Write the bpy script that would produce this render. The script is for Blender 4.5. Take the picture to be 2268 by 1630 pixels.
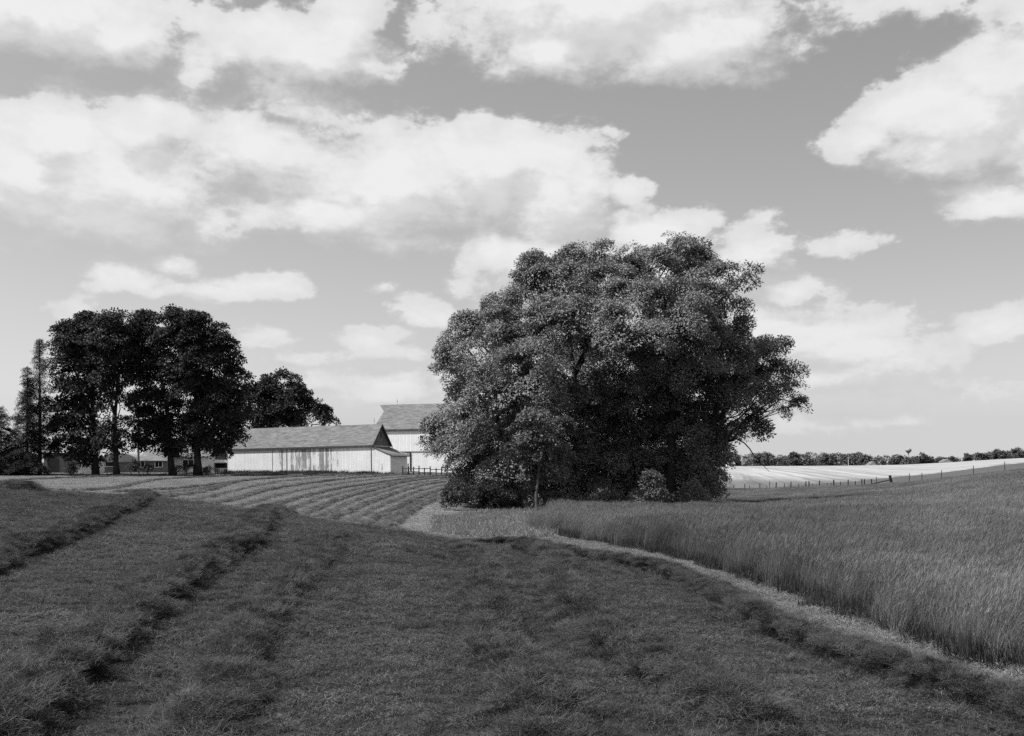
import bpy, math, random
import numpy as np
from mathutils import Matrix, Vector

for o in list(bpy.data.objects):
    bpy.data.objects.remove(o)
SC = bpy.context.scene
COL = SC.collection
R = math.radians
# ------------------------------------------------------------------ camera
# layout units: photograph pixels at 2268 x 1630; F = focal length in those pixels, HZ = eye-level row
F, CX, HZ, EYE = 2394.0, 1134.0, 1043.0, 2.2
cam = bpy.data.cameras.new('camera')
cam.sensor_width = 36.0
cam.lens = 38.0
cam.shift_y = (HZ - 815.0) / 2268.0
cam.clip_start = 0.1
cam.clip_end = 12000
camo = bpy.data.objects.new('camera', cam)
COL.objects.link(camo)
camo.location = (0, 0, EYE)
camo.rotation_euler = (R(90), 0, 0)
SC.camera = camo
# ------------------------------------------------------------------ view
SC.view_settings.view_transform = 'Standard'
SC.view_settings.look = 'None'
SC.view_settings.exposure = 0.86
SC.view_settings.gamma = 1.0
SC.view_settings.use_curve_mapping = False
SC.cycles.max_bounces = 4
SC.cycles.diffuse_bounces = 2
SC.cycles.glossy_bounces = 2
SC.cycles.transmission_bounces = 3
SC.cycles.use_denoising = False
# ------------------------------------------------------------------ sun
SUN_EL, SUN_AZ = 58.0, math.degrees(math.atan2(-1.0, -0.14))
sd = Vector((math.sin(R(SUN_AZ)) * math.cos(R(SUN_EL)), math.cos(R(SUN_AZ)) * math.cos(R(SUN_EL)), math.sin(R(SUN_EL))))
sun = bpy.data.lights.new('sun', 'SUN')
sun.energy = 5.0
sun.angle = R(0.53)
sun.color = (1, 1, 1)
suno = bpy.data.objects.new('sun', sun)
COL.objects.link(suno)
suno.rotation_euler = sd.to_track_quat('Z', 'Y').to_euler()
suno.location = (-60, 0, 100)
# ------------------------------------------------------------------ world: sky and clouds
W = bpy.data.worlds.new('World')
SC.world = W
W.use_nodes = True
SKY_STRENGTH = 0.08
W.cycles.sampling_method = 'MANUAL'
W.cycles.sample_map_resolution = 256


class NB:
    """small node-tree writer"""
    def __init__(s, nt):
        s.nt = nt

    def n(s, typ, **kw):
        nd = s.nt.nodes.new(typ)
        for k, v in kw.items():
            setattr(nd, k, v)
        return nd

    def put(s, sock, v):
        if isinstance(v, bpy.types.NodeSocket):
            s.nt.links.new(v, sock)
        elif v is not None:
            sock.default_value = v

    def math(s, op, a, b=None, c=None, clamp=False):
        nd = s.n('ShaderNodeMath', operation=op, use_clamp=clamp)
        for i, v in enumerate((a, b, c)):
            s.put(nd.inputs[i], v)
        return nd.outputs[0]

    def vmath(s, op, a, b=None, c=None):
        nd = s.n('ShaderNodeVectorMath', operation=op)
        for i, v in enumerate((a, b, c)):
            s.put(nd.inputs[i], v)
        return nd.outputs['Value'] if op in ('LENGTH', 'DOT_PRODUCT', 'DISTANCE') else nd.outputs[0]

    def noise(s, vec, scale, detail=4, rough=0.55, dist=0.0, out=0, dim='3D'):
        nd = s.n('ShaderNodeTexNoise', noise_dimensions=dim)
        s.put(nd.inputs['Vector'], vec)
        nd.inputs['Scale'].default_value = scale
        nd.inputs['Detail'].default_value = detail
        nd.inputs['Roughness'].default_value = rough
        nd.inputs['Distortion'].default_value = dist
        return nd.outputs[out]

    def smooth(s, x, a, b, lo=0.0, hi=1.0):
        nd = s.n('ShaderNodeMapRange', interpolation_type='SMOOTHSTEP')
        for i, v in enumerate((x, a, b, lo, hi)):
            s.put(nd.inputs[i], v)
        return nd.outputs[0]

    def lin(s, x, a, b, lo=0.0, hi=1.0):
        nd = s.n('ShaderNodeMapRange', interpolation_type='LINEAR')
        for i, v in enumerate((x, a, b, lo, hi)):
            s.put(nd.inputs[i], v)
        return nd.outputs[0]

    def mix(s, f, a, b):
        nd = s.n('ShaderNodeMix', data_type='FLOAT')
        s.put(nd.inputs[0], f)
        s.put(nd.inputs[2], a)
        s.put(nd.inputs[3], b)
        return nd.outputs[0]

    def xyz(s, x, y, z):
        nd = s.n('ShaderNodeCombineXYZ')
        for i, v in enumerate((x, y, z)):
            s.put(nd.inputs[i], v)
        return nd.outputs[0]

    def sep(s, v):
        nd = s.n('ShaderNodeSeparateXYZ')
        s.put(nd.inputs[0], v)
        return nd.outputs


# cumulus clouds: (column, row, half width, half height, fullness)
CLOUDS = [
    (110, 10, 300, 115, 1.0), (250, 70, 150, 70, 1.0), (440, 40, 90, 70, .42), (60, 80, 130, 45, .8),
    (660, 110, 250, 85, 1.0), (750, 50, 120, 75, 1.0), (500, 130, 150, 50, .9), (430, 175, 80, 32, .6), (820, 150, 90, 40, .9),
    (1340, 0, 450, 150, 1.0), (1540, 85, 240, 100, 1.0), (980, 60, 90, 80, .55), (1250, 110, 220, 60, .85), (1660, 120, 120, 60, .6),
    (2130, 250, 270, 120, 1.0), (2240, 150, 180, 95, 1.0), (1925, 312, 112, 50, .95), (2080, 330, 180, 60, .8), (2350, 260, 200, 150, 1.0),
    (1980, 0, 300, 45, .6), (2210, 20, 130, 50, .6),
    (2210, 440, 150, 55, .8), (2110, 430, 80, 28, .5),
    (230, 400, 310, 150, 1.0), (20, 370, 240, 130, 1.0), (140, 300, 190, 90, 1.0), (340, 270, 170, 60, .95), (480, 500, 120, 50, .8), (180, 500, 220, 50, .75),
    (560, 330, 260, 70, .8), (680, 255, 170, 45, .6), (620, 215, 100, 30, .5),
    (880, 390, 380, 120, 1.0), (1090, 350, 250, 85, 1.0), (1230, 430, 150, 130, 1.0), (760, 480, 260, 70, .95), (880, 545, 220, 30, .6),
    (1390, 430, 55, 38, .8), (1430, 510, 150, 55, .9), (1180, 560, 200, 70, .85), (1100, 620, 110, 60, .7), (1400, 600, 260, 90, .9),
    (1660, 560, 120, 75, .75), (1540, 490, 60, 30, .7), (1740, 545, 70, 30, .5), (1880, 545, 90, 32, .6), (1720, 640, 110, 35, .8),
    (1760, 735, 280, 70, 1.0), (1930, 790, 260, 55, .85), (1800, 840, 300, 55, .75), (2220, 705, 110, 38, .85), (2120, 850, 200, 34, .55), (1750, 930, 330, 36, .5), (1970, 892, 60, 12, .5),
    (310, 615, 140, 38, .95), (400, 590, 70, 32, .9), (560, 640, 120, 30, .95), (440, 650, 200, 26, .8), (190, 690, 75, 32, .7),
    (950, 690, 95, 38, .95), (830, 740, 90, 32, .8), (920, 785, 170, 26, .6), (585, 745, 75, 38, .7), (630, 805, 130, 22, .5), (830, 640, 40, 14, .35),
    (860, 865, 200, 44, .8), (700, 830, 60, 14, .4), (980, 840, 120, 40, .6), (1500, 900, 400, 50, .4),
]


def build_world():
    nt = W.node_tree
    nt.nodes.clear()
    b = NB(nt)
    out = b.n('ShaderNodeOutputWorld')
    sky = b.n('ShaderNodeTexSky', sky_type='NISHITA')
    sky.sun_disc = False
    sky.sun_elevation = R(SUN_EL)
    sky.sun_rotation = R(SUN_AZ)
    sky.altitude = 200
    sky.air_density = 1.0
    sky.dust_density = 1.6
    sky.ozone_density = 1.0
    # panchromatic film behind a yellow filter: the blue part of the sky counts little
    ch = b.n('ShaderNodeSeparateColor')
    nt.links.new(sky.outputs[0], ch.inputs[0])
    lum = b.math('ADD', b.math('MULTIPLY', ch.outputs[0], 0.45), b.math('MULTIPLY', ch.outputs[1], 0.45))
    lum = b.math('ADD', lum, b.math('MULTIPLY', ch.outputs[2], 0.17))
    tc = b.n('ShaderNodeTexCoord')
    d = b.vmath('NORMALIZE', tc.outputs['Generated'])
    x, y, z = b.sep(d)
    az = b.math('ARCTAN2', x, y)
    el = b.math('ARCSINE', z)
    q0 = b.xyz(az, el, 0.0)
    nt.links.new(b.xyz(x, y, b.math('MAXIMUM', z, 0.045)), sky.inputs[0])
    SHIFT = (-0.011, 0.028, 0)
    q1 = b.vmath('ADD', q0, SHIFT)
    spec = []
    for (px, py, hw, hh, a) in CLOUDS:
        dx, dz = px - CX, HZ - py
        ca = math.atan2(dx, F)
        ce = math.atan2(dz, math.hypot(dx, F))
        spec.append((ca, ce, hw / F * math.cos(ca) ** 2 * 1.08, hh / F * 1.08, a * (1.5 if hw >= 150 and hh >= 55 else 1.1)))

    def prepare(q):
        """warped coordinate and billow noise, shared by every cell"""
        st = b.vmath('MULTIPLY', q, (1.0, 1.7, 1.0))
        w1 = b.noise(st, 9.0, 2, 0.5, out=1, dim='2D')
        warp = b.vmath('MULTIPLY', b.vmath('SUBTRACT', w1, (.5, .5, .5)), (0.05, 0.030, 0.0))
        big = b.noise(st, 24.0, 6, 0.60, dim='2D')
        small = b.noise(st, 75.0, 4, 0.55, dim='2D')
        bil = b.math('ADD', b.math('MULTIPLY_ADD', big, 1.15, -0.575), b.math('MULTIPLY_ADD', small, 0.40, -0.20))
        gen = b.math('MULTIPLY_ADD', b.noise(st, 3.2, 3, 0.5, dim='2D'), 5.0, -2.45)
        return b.vmath('ADD', q, warp), bil, gen
    P0, P1 = prepare(q0), prepare(q1)
    off = b.math('MAXIMUM', b.math('ABSOLUTE', az), b.math('MULTIPLY', el, 1.1))
    outside = b.smooth(off, 0.47, 0.62)
    low = b.smooth(el, 0.0, 0.20, 0.6, 1.0)
    fine = b.noise(b.vmath('MULTIPLY', q0, (1, 1.8, 1)), 22.0, 3, 0.5, dim='2D')

    def group(name, ins, outs):
        g = bpy.data.node_groups.new(name, 'ShaderNodeTree')
        for n_, t_ in ins:
            g.interface.new_socket(n_, in_out='INPUT', socket_type=t_)
        for n_, t_ in outs:
            g.interface.new_socket(n_, in_out='OUTPUT', socket_type=t_)
        gb = NB(g)
        return g, gb, gb.n('NodeGroupInput').outputs, gb.n('NodeGroupOutput').inputs

    def use(g, *vals):
        nd = b.n('ShaderNodeGroup')
        nd.node_tree = g
        for i_, v_ in enumerate(vals):
            b.put(nd.inputs[i_], v_)
        return nd.outputs[0]
    FL, VE = 'NodeSocketFloat', 'NodeSocketVector'

    def field_group(blobs, rim):
        g, gb, gi, go = group('cloud_field', [('Q', VE), ('Billow', FL), ('General', FL), ('Outside', FL)], [('Field', FL)])
        acc = None
        for (ca, ce, rx, ry, a) in blobs:
            v = gb.vmath('MULTIPLY_ADD', gi[0], (1 / rx, 1 / ry, 0), (-ca / rx, -ce / ry, 0))
            f = gb.math('MULTIPLY_ADD', gb.vmath('LENGTH', v), -a, a)
            acc = f if acc is None else gb.math('SMOOTH_MAX', acc, f, 0.16)
        if acc is None:
            acc = gi[2]
        elif rim:
            acc = gb.mix(gi[3], acc, gi[2])
        gb.put(go[0], gb.math('ADD', acc, gi[1]))
        return g
    tone, gb, gi, go = group('cloud_tone', [('F0', FL), ('F1', FL), ('Low', FL), ('Fine', FL), ('Sky', FL), ('B0', FL), ('B1', FL)], [('Tone', FL)])
    grad = gb.math('MULTIPLY_ADD', gb.math('SUBTRACT', gi[5], gi[6]), -0.12, gb.math('SUBTRACT', gi[0], gi[1]))   # > 0 at the tops, < 0 at the bases
    top = gb.smooth(grad, -0.40, 0.45)
    edge = gb.mix(top, 0.70, 0.24)
    dens = gb.math('MULTIPLY', gb.smooth(gi[0], -0.08, edge), 0.97)
    lit = gb.math('ADD', gb.math('MULTIPLY', top, 0.60), gb.math('MULTIPLY', gb.smooth(gi[0], 0.1, 1.2), 0.40))
    lit = gb.math('ADD', lit, gb.math('MULTIPLY_ADD', gi[3], 0.7, -0.36), clamp=True)
    cl = gb.math('DIVIDE', gb.mix(lit, 0.60, 0.87), 0.145)
    gb.put(go[0], gb.mix(gb.math('MULTIPLY', dens, gi[2]), gi[4], cl))

    def leaf(blobs, rim):
        bg = b.n('ShaderNodeBackground')
        bg.inputs['Strength'].default_value = SKY_STRENGTH
        if not blobs and not rim:
            nt.links.new(lum, bg.inputs['Color'])
            return bg.outputs[0]
        g = field_group(blobs, rim)
        f0, f1 = use(g, *P0, outside), use(g, *P1, outside)
        nt.links.new(use(tone, f0, f1, low, fine, lum, P0[1], P1[1]), bg.inputs['Color'])
        return bg.outputs[0]

    def choose(coord, at, lo, hi):
        m = b.n('ShaderNodeMixShader')
        nt.links.new(b.math('GREATER_THAN', coord, at), m.inputs[0])
        nt.links.new(lo, m.inputs[1])
        nt.links.new(hi, m.inputs[2])
        return m.outputs[0]

    def cell(a0, a1, e0, e1, depth):
        mgn = 0.045
        near = []
        for s in spec:
            dx = max(a0 - mgn - s[0], 0, s[0] - a1 - mgn) / s[2]
            dy = max(e0 - mgn - s[1], 0, s[1] - e1 - mgn) / s[3]
            if s[4] * (1 - math.hypot(dx, dy)) > -0.85:
                near.append(s)
        if len(near) <= 9 or depth >= 6:
            return leaf(near, max(-a0, a1) > 0.46 or e1 * 1.1 > 0.46)
        if (a1 - a0) > (e1 - e0) * 1.6:
            m = (a0 + a1) / 2
            return choose(az, m, cell(a0, m, e0, e1, depth + 1), cell(m, a1, e0, e1, depth + 1))
        m = (e0 + e1) / 2
        return choose(el, m, cell(a0, a1, e0, m, depth + 1), cell(a0, a1, m, e1, depth + 1))
    inside = cell(-0.62, 0.62, -0.02, 0.565, 0)
    around = leaf([], True)
    sh = choose(b.math('MAXIMUM', b.math('ABSOLUTE', az), b.math('MULTIPLY', el, 1.1)), 0.62, inside, around)
    sh = choose(el, -0.02, leaf([], False), sh)
    nt.links.new(sh, out.inputs[0])


build_world()


# ------------------------------------------------------------------ helpers
RNG = np.random.default_rng(7)


def tag(o, label=None, cat=None, group=None, kind=None):
    if label:
        o['label'] = label
    if cat:
        o['category'] = cat
    if group:
        o['group'] = group
    if kind:
        o['kind'] = kind
    return o


def empty(name, loc=(0, 0, 0)):
    o = bpy.data.objects.new(name, None)
    o.empty_display_size = 0.2
    COL.objects.link(o)
    o.location = loc
    return o


def link(name, me, mat=None, parent=None, local=False):
    if mat is not None and not me.materials:
        me.materials.append(mat)
    o = bpy.data.objects.new(name, me)
    COL.objects.link(o)
    if parent is not None:
        o.parent = parent
        if not local:                      # the mesh is written in world metres
            o.matrix_parent_inverse = parent.matrix_basis.inverted()
    return o


def np_mesh(name, V, Fc, smooth=False):
    """mesh from arrays: V (n,3), Fc (m,k)"""
    V = np.ascontiguousarray(V, dtype=np.float32)
    Fc = np.ascontiguousarray(Fc, dtype=np.int32)
    me = bpy.data.meshes.new(name)
    m, k = Fc.shape
    me.vertices.add(len(V))
    me.vertices.foreach_set('co', V.ravel())
    me.loops.add(m * k)
    me.loops.foreach_set('vertex_index', Fc.ravel())
    me.polygons.add(m)
    me.polygons.foreach_set('loop_start', np.arange(0, m * k, k, dtype=np.int32))
    if smooth:
        me.polygons.foreach_set('use_smooth', np.ones(m, dtype=bool))
    me.update(calc_edges=True)
    return me


class MB:
    """collects simple solids, then becomes one mesh"""
    def __init__(s):
        s.v, s.f = [], []

    def add(s, vs, fs):
        o = len(s.v)
        s.v += [tuple(v) for v in vs]
        s.f += [tuple(i + o for i in f) for f in fs]
        return s

    def box(s, x0, x1, y0, y1, z0, z1):
        return s.add([(x0, y0, z0), (x1, y0, z0), (x1, y1, z0), (x0, y1, z0), (x0, y0, z1), (x1, y0, z1), (x1, y1, z1), (x0, y1, z1)],
                     [(0, 3, 2, 1), (4, 5, 6, 7), (0, 1, 5, 4), (1, 2, 6, 5), (2, 3, 7, 6), (3, 0, 4, 7)])

    def prism(s, poly, axis, a, bb):
        """polygon in the two other axes, swept along axis from a to bb"""
        n = len(poly)

        def pt(p, t):
            return (t, p[0], p[1]) if axis == 'x' else ((p[0], t, p[1]) if axis == 'y' else (p[0], p[1], t))
        vs = [pt(p, a) for p in poly] + [pt(p, bb) for p in poly]
        fs = [tuple(range(n))[::-1], tuple(range(n, 2 * n))] + [(i, (i + 1) % n, n + (i + 1) % n, n + i) for i in range(n)]
        return s.add(vs, fs)

    def tube(s, pts, rad, sides=6):
        pts = [Vector(p) for p in pts]
        if not hasattr(rad, '__len__'):
            rad = [rad] * len(pts)
        rings = []
        for i, p in enumerate(pts):
            t = (pts[min(i + 1, len(pts) - 1)] - pts[max(i - 1, 0)])
            t = t.normalized() if t.length > 1e-9 else Vector((0, 0, 1))
            a = t.cross(Vector((0, 1, 0)) if abs(t.y) < 0.9 else Vector((1, 0, 0))).normalized()
            bb = t.cross(a)
            rings.append([p + (a * math.cos(k * 2 * math.pi / sides) + bb * math.sin(k * 2 * math.pi / sides)) * rad[i] for k in range(sides)])
        vs = [v for r in rings for v in r]
        fs = []
        for i in range(len(pts) - 1):
            for k in range(sides):
                fs.append((i * sides + k, i * sides + (k + 1) % sides, (i + 1) * sides + (k + 1) % sides, (i + 1) * sides + k))
        fs.append(tuple(range(sides))[::-1])
        fs.append(tuple((len(pts) - 1) * sides + k for k in range(sides)))
        return s.add(vs, fs)

    def build(s, name, mat, parent=None, smooth=False, local=False):
        me = bpy.data.meshes.new(name)
        me.from_pydata(s.v, [], s.f)
        me.validate()
        if smooth:
            for p in me.polygons:
                p.use_smooth = True
        return link(name, me, mat, parent, local)


# ------------------------------------------------------------------ materials (monochrome: every colour is a grey)
def mat(name, col=0.1, rough=0.8, trans=0.0, spec=0.08, island=0.0, inst=0.0, bump=None, vary=None):
    m = bpy.data.materials.new(name)
    m.use_nodes = True
    nt = m.node_tree
    b = NB(nt)
    col = col * 0.65
    bs = nt.nodes['Principled BSDF']
    bs.inputs['Roughness'].default_value = rough
    bs.inputs['Specular IOR Level'].default_value = spec
    c = col
    geo = b.n('ShaderNodeNewGeometry')
    if island:
        c = b.math('MULTIPLY', c, b.lin(geo.outputs['Random Per Island'], 0, 1, 1 - island, 1 + island))
    if inst:
        oi = b.n('ShaderNodeObjectInfo')
        c = b.math('MULTIPLY', c, b.lin(oi.outputs['Random'], 0, 1, 1 - inst, 1 + inst))
    if vary:
        scale, amt = vary[:2]
        n_ = b.noise(geo.outputs['Position'], scale, 4, 0.6)
        c = b.math('MULTIPLY', c, b.lin(n_, 0.3, 0.7, 1 - amt, 1 + amt))
    if bump:
        n_ = b.noise(geo.outputs['Position'], bump[0], 5, 0.65)
        bn = b.n('ShaderNodeBump')
        bn.inputs['Strength'].default_value = bump[1]
        bn.inputs['Distance'].default_value = bump[2]
        nt.links.new(n_, bn.inputs['Height'])
        nt.links.new(bn.outputs[0], bs.inputs['Normal'])
    if isinstance(c, bpy.types.NodeSocket):
        nt.links.new(c, bs.inputs['Base Color'])
    else:
        bs.inputs['Base Color'].default_value = (c, c, c, 1)
    if trans:
        tr = b.n('ShaderNodeBsdfTranslucent')
        mx = b.n('ShaderNodeMixShader')
        mx.inputs[0].default_value = trans
        if isinstance(c, bpy.types.NodeSocket):
            nt.links.new(c, tr.inputs[0])
        else:
            tr.inputs[0].default_value = (c, c, c, 1)
        nt.links.new(bs.outputs[0], mx.inputs[1])
        nt.links.new(tr.outputs[0], mx.inputs[2])
        nt.links.new(mx.outputs[0], nt.nodes['Material Output'].inputs[0])
    return m


def mat_siding(name, base, worn, x0, x1, amount, board=0.24):
    """painted vertical boards; paint worn off in streaks between x0 and x1 (object metres)"""
    m = bpy.data.materials.new(name)
    m.use_nodes = True
    nt = m.node_tree
    b = NB(nt)
    bs = nt.nodes['Principled BSDF']
    bs.inputs['Roughness'].default_value = 0.75
    bs.inputs['Specular IOR Level'].default_value = 0.2
    tc = b.n('ShaderNodeTexCoord').outputs['Object']
    x, y, z = b.sep(tc)
    run = b.math('ADD', x, y)
    u = b.math('DIVIDE', run, board)
    fr = b.math('FRACT', u)
    gap = b.math('LESS_THAN', b.math('MINIMUM', fr, b.math('SUBTRACT', 1.0, fr)), 0.045)
    idb = b.n('ShaderNodeTexWhiteNoise', noise_dimensions='1D')
    nt.links.new(b.math('FLOOR', u), idb.inputs['W'])
    tone = b.lin(idb.outputs[0], 0, 1, 0.90, 1.0)
    streak = b.noise(b.xyz(b.math('FLOOR', b.math('MULTIPLY', u, 2.0)), 0.0, b.math('MULTIPLY', z, 0.9)), 1.0, 5, 0.6)
    patch = b.noise(b.xyz(b.math('MULTIPLY', run, 0.55), 0.0, b.math('MULTIPLY', z, 0.45)), 1.0, 3, 0.55)
    wear = b.math('ADD', b.math('MULTIPLY', streak, 0.75), b.math('ADD', b.math('MULTIPLY', patch, 0.6), b.math('MULTIPLY', idb.outputs[0], 0.34)))
    rng = b.math('MULTIPLY', b.smooth(x, x0, x0 + 1.2), b.smooth(x, x1, x1 - 1.2))
    wear = b.math('ADD', wear, b.math('MULTIPLY_ADD', rng, 0.42, -0.42))
    wear = b.smooth(wear, 1.10 - amount, 1.32 - amount)
    c = b.math('MULTIPLY', b.mix(b.math('MULTIPLY', wear, 0.8), base, worn), tone)
    dirt = b.noise(tc, 0.7, 4, 0.6)
    c = b.math('MULTIPLY', c, b.lin(dirt, 0.3, 0.7, 0.90, 1.04))
    c = b.mix(b.math('MULTIPLY', gap, 0.45), c, worn)
    nt.links.new(c, bs.inputs['Base Color'])
    bn = b.n('ShaderNodeBump')
    bn.inputs['Strength'].default_value = 0.5
    bn.inputs['Distance'].default_value = 0.02
    nt.links.new(b.math('SUBTRACT', 1.0, gap), bn.inputs['Height'])
    nt.links.new(bn.outputs[0], bs.inputs['Normal'])
    return m


def mat_shingle(name, base):
    """old wavy asphalt shingles: courses run level, tabs differ in tone"""
    m = bpy.data.materials.new(name)
    m.use_nodes = True
    nt = m.node_tree
    b = NB(nt)
    bs = nt.nodes['Principled BSDF']
    bs.inputs['Roughness'].default_value = 0.9
    bs.inputs['Specular IOR Level'].default_value = 0.15
    tc = b.n('ShaderNodeTexCoord').outputs['Object']
    x, y, z = b.sep(tc)
    wob = b.noise(b.xyz(b.math('MULTIPLY', x, 0.9), 0.0, b.math('MULTIPLY', z, 2.2)), 1.0, 3, 0.6)
    row = b.math('DIVIDE', b.math('ADD', z, b.math('MULTIPLY', wob, 0.16)), 0.13)
    fr = b.math('FRACT', row)
    line = b.smooth(fr, 0.0, 0.35)
    tab = b.n('ShaderNodeTexWhiteNoise', noise_dimensions='2D')
    nt.links.new(b.xyz(b.math('FLOOR', b.math('ADD', b.math('DIVIDE', x, 0.6), b.math('MULTIPLY', b.math('FLOOR', row), 0.5))), b.math('FLOOR', row), 0.0), tab.inputs['Vector'])
    wav = b.noise(b.xyz(b.math('MULTIPLY', x, 0.8), 0.0, b.math('MULTIPLY', z, 4.5)), 1.0, 4, 0.62, dist=0.9)
    c = b.math('MULTIPLY', base, b.lin(tab.outputs[0], 0, 1, 0.90, 1.08))
    c = b.math('MULTIPLY', c, b.lin(wav, 0.35, 0.65, 0.62, 1.25))
    c = b.math('MULTIPLY', c, b.lin(line, 0, 1, 0.80, 1.03))
    nt.links.new(c, bs.inputs['Base Color'])
    bn = b.n('ShaderNodeBump')
    bn.inputs['Strength'].default_value = 0.6
    bn.inputs['Distance'].default_value = 0.03
    nt.links.new(b.math('ADD', line, wav), bn.inputs['Height'])
    nt.links.new(bn.outputs[0], bs.inputs['Normal'])
    return m


# ------------------------------------------------------------------ terrain shape
# height of the ground along sight columns: column -> [(depth, height) ...]
PROFILE = {
    -900: [(3, 0), (20, .5), (45, 1.5), (65, 1.2), (100, 1.35), (150, 1.8), (200, 2.0), (3000, 2.0)],
    0: [(3, 0), (10, .05), (20, .5), (33, 1.1), (45, 1.41), (52, 1.33), (65, 1.0), (100, 1.25), (150, 1.80), (200, 2.0), (3000, 2.0)],
    330: [(3, 0), (10, 0), (20, .35), (30, .8), (40, 1.16), (47, 1.08), (62, .6), (90, .8), (120, 1.3), (150, 1.9), (200, 2.05), (3000, 2.0)],
    640: [(3, 0), (10, 0), (20, .3), (28, .6), (35, .78), (41, .55), (50, -.1), (60, -.25), (85, .15), (120, 1.3), (150, 1.95), (200, 2.05), (3000, 2.0)],
    950: [(3, 0), (10, 0), (20, .2), (26, .33), (30, .36), (35, .12), (45, -.75), (52, -.95), (65, -.75), (75, -.5), (100, .3), (130, 1.5), (150, 2.05), (200, 2.05), (600, 2.5), (3000, 2.0)],
    1100: [(3, 0), (10, 0), (20, .1), (30, .05), (40, -.3), (55, -.72), (75, -.5), (100, .1), (150, 1.5), (200, 2.0), (600, 4), (3000, 3)],
    1250: [(3, 0), (10, 0), (20, .05), (30, 0), (40, -.15), (60, -.45), (75, -.55), (100, -.4), (150, .2), (200, .3), (300, 1), (600, 4.8), (800, 3), (3000, 3)],
    1500: [(3, 0), (10, 0), (30, 0), (50, -.35), (80, -.9), (120, -1.3), (160, -1.7), (200, -1.9), (250, -.8), (300, .05), (420, 1.85), (600, 4.9), (660, 5), (800, 3), (3000, 3)],
    1700: [(3, 0), (10, 0), (21, 0), (30, -.1), (50, -.45), (80, -1.05), (105, -1.55), (130, -1.5), (170, -1.6), (200, -1.9), (250, -.8), (300, .05), (420, 1.85), (600, 4.9), (660, 5), (800, 3), (3000, 3)],
    2000: [(3, 0), (10, 0), (20, .05), (40, .1), (70, 0), (110, -.2), (150, -.6), (180, -.8), (210, -.4), (330, -.1), (450, 2.2), (600, 5.46), (660, 5.5), (800, 3.5), (3000, 3)],
    2268: [(3, 0), (10, 0), (20, .1), (40, .42), (70, .95), (100, 1.4), (130, 1.45), (160, 1.7), (200, 3.1), (300, 4.8), (450, 7.0), (600, 9.7), (660, 9.8), (800, 8.5), (3000, 8)],
    2900: [(3, 0), (10, 0), (40, .8), (100, 2.4), (200, 5), (300, 7), (600, 12), (800, 11), (3000, 10)],
}
PXG = np.arange(-900, 2901, 25.0)
LYG = np.linspace(math.log(3.0), math.log(3000.0), 420)


def _table():
    ks = sorted(PROFILE)
    cols = np.array([np.interp(LYG, [math.log(a) for a, _ in PROFILE[k]], [h for _, h in PROFILE[k]]) for k in ks])
    kern = np.exp(-0.5 * (np.arange(-12, 13) / 4.5) ** 2)
    kern /= kern.sum()
    cols = np.array([np.convolve(np.pad(c, 12, mode='edge'), kern, mode='valid') for c in cols])
    t = np.array([np.interp(PXG, ks, cols[:, j]) for j in range(cols.shape[1])]).T
    kern2 = np.exp(-0.5 * (np.arange(-8, 9) / 2.6) ** 2)
    kern2 /= kern2.sum()
    t = np.array([np.convolve(np.pad(t[:, j], 8, mode='edge'), kern2, mode='valid') for j in range(t.shape[1])]).T
    return t


TAB = _table()


def ground_z(x, y):
    """height of the ground anywhere on the plane"""
    x = np.asarray(x, dtype=float)
    y = np.asarray(y, dtype=float)
    az = np.arctan2(x, y)
    r = np.hypot(x, y)
    lim = R(39)
    ac = np.clip(az, -lim, lim)
    px = CX + F * np.tan(ac)
    dep = np.maximum(r * np.cos(ac), 3.01)
    u = np.clip((px - PXG[0]) / 25.0, 0, len(PXG) - 1.001)
    v = np.clip((np.log(dep) - LYG[0]) / (LYG[1] - LYG[0]), 0, len(LYG) - 1.001)
    i, j = u.astype(int), v.astype(int)
    fu, fv = u - i, v - j
    z = (TAB[i, j] * (1 - fu) * (1 - fv) + TAB[i + 1, j] * fu * (1 - fv) + TAB[i, j + 1] * (1 - fu) * fv + TAB[i + 1, j + 1] * fu * fv)
    back = np.clip((np.abs(az) - lim) / R(50), 0, 1)
    back = back * back * (3 - 2 * back)
    z = z * (1 - back)
    nearw = np.clip(1 - dep / 160, 0.15, 1)
    z = z + nearw * (0.025 * np.sin(x * 1.1 + 1.3 * np.sin(y * 0.7)) + 0.03 * np.sin(y * 0.83 + 0.9 * np.sin(x * 0.53)) + 0.012 * np.sin(x * 2.9 + y * 2.3))
    return z


def gz(x, y):
    return float(ground_z(x, y))


YS = np.concatenate([np.arange(4, 60, 0.05), np.arange(60, 400, 0.25), np.arange(400, 2500, 2.0)])


def unproject(px, py, ymin=0.0, lift=0.0):
    """ground point seen at a photograph pixel, no nearer than ymin"""
    ys = YS[YS >= ymin]
    zr = EYE - (py - HZ) / F * ys
    g = ground_z((px - CX) / F * ys, ys) + lift
    hit = np.nonzero(zr <= g)[0]
    y = ys[hit[0]] if len(hit) else ys[-1]
    x = (px - CX) / F * y
    return (x, y)


def at(px, py, y):
    return Vector(((px - CX) / F * y, y, EYE - (py - HZ) / F * y))


def project(x, y, z):
    return CX + F * x / y, HZ + F * (EYE - z) / y


def inside(poly, x, y):
    x = np.asarray(x)
    y = np.asarray(y)
    c = np.zeros(x.shape, bool)
    n = len(poly)
    for i in range(n):
        x1, y1 = poly[i]
        x2, y2 = poly[(i + 1) % n]
        cond = ((y1 > y) != (y2 > y))
        with np.errstate(divide='ignore', invalid='ignore'):
            xi = (x2 - x1) * (y - y1) / (y2 - y1 + 1e-12) + x1
        c ^= cond & (x < xi)
    return c


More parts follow.
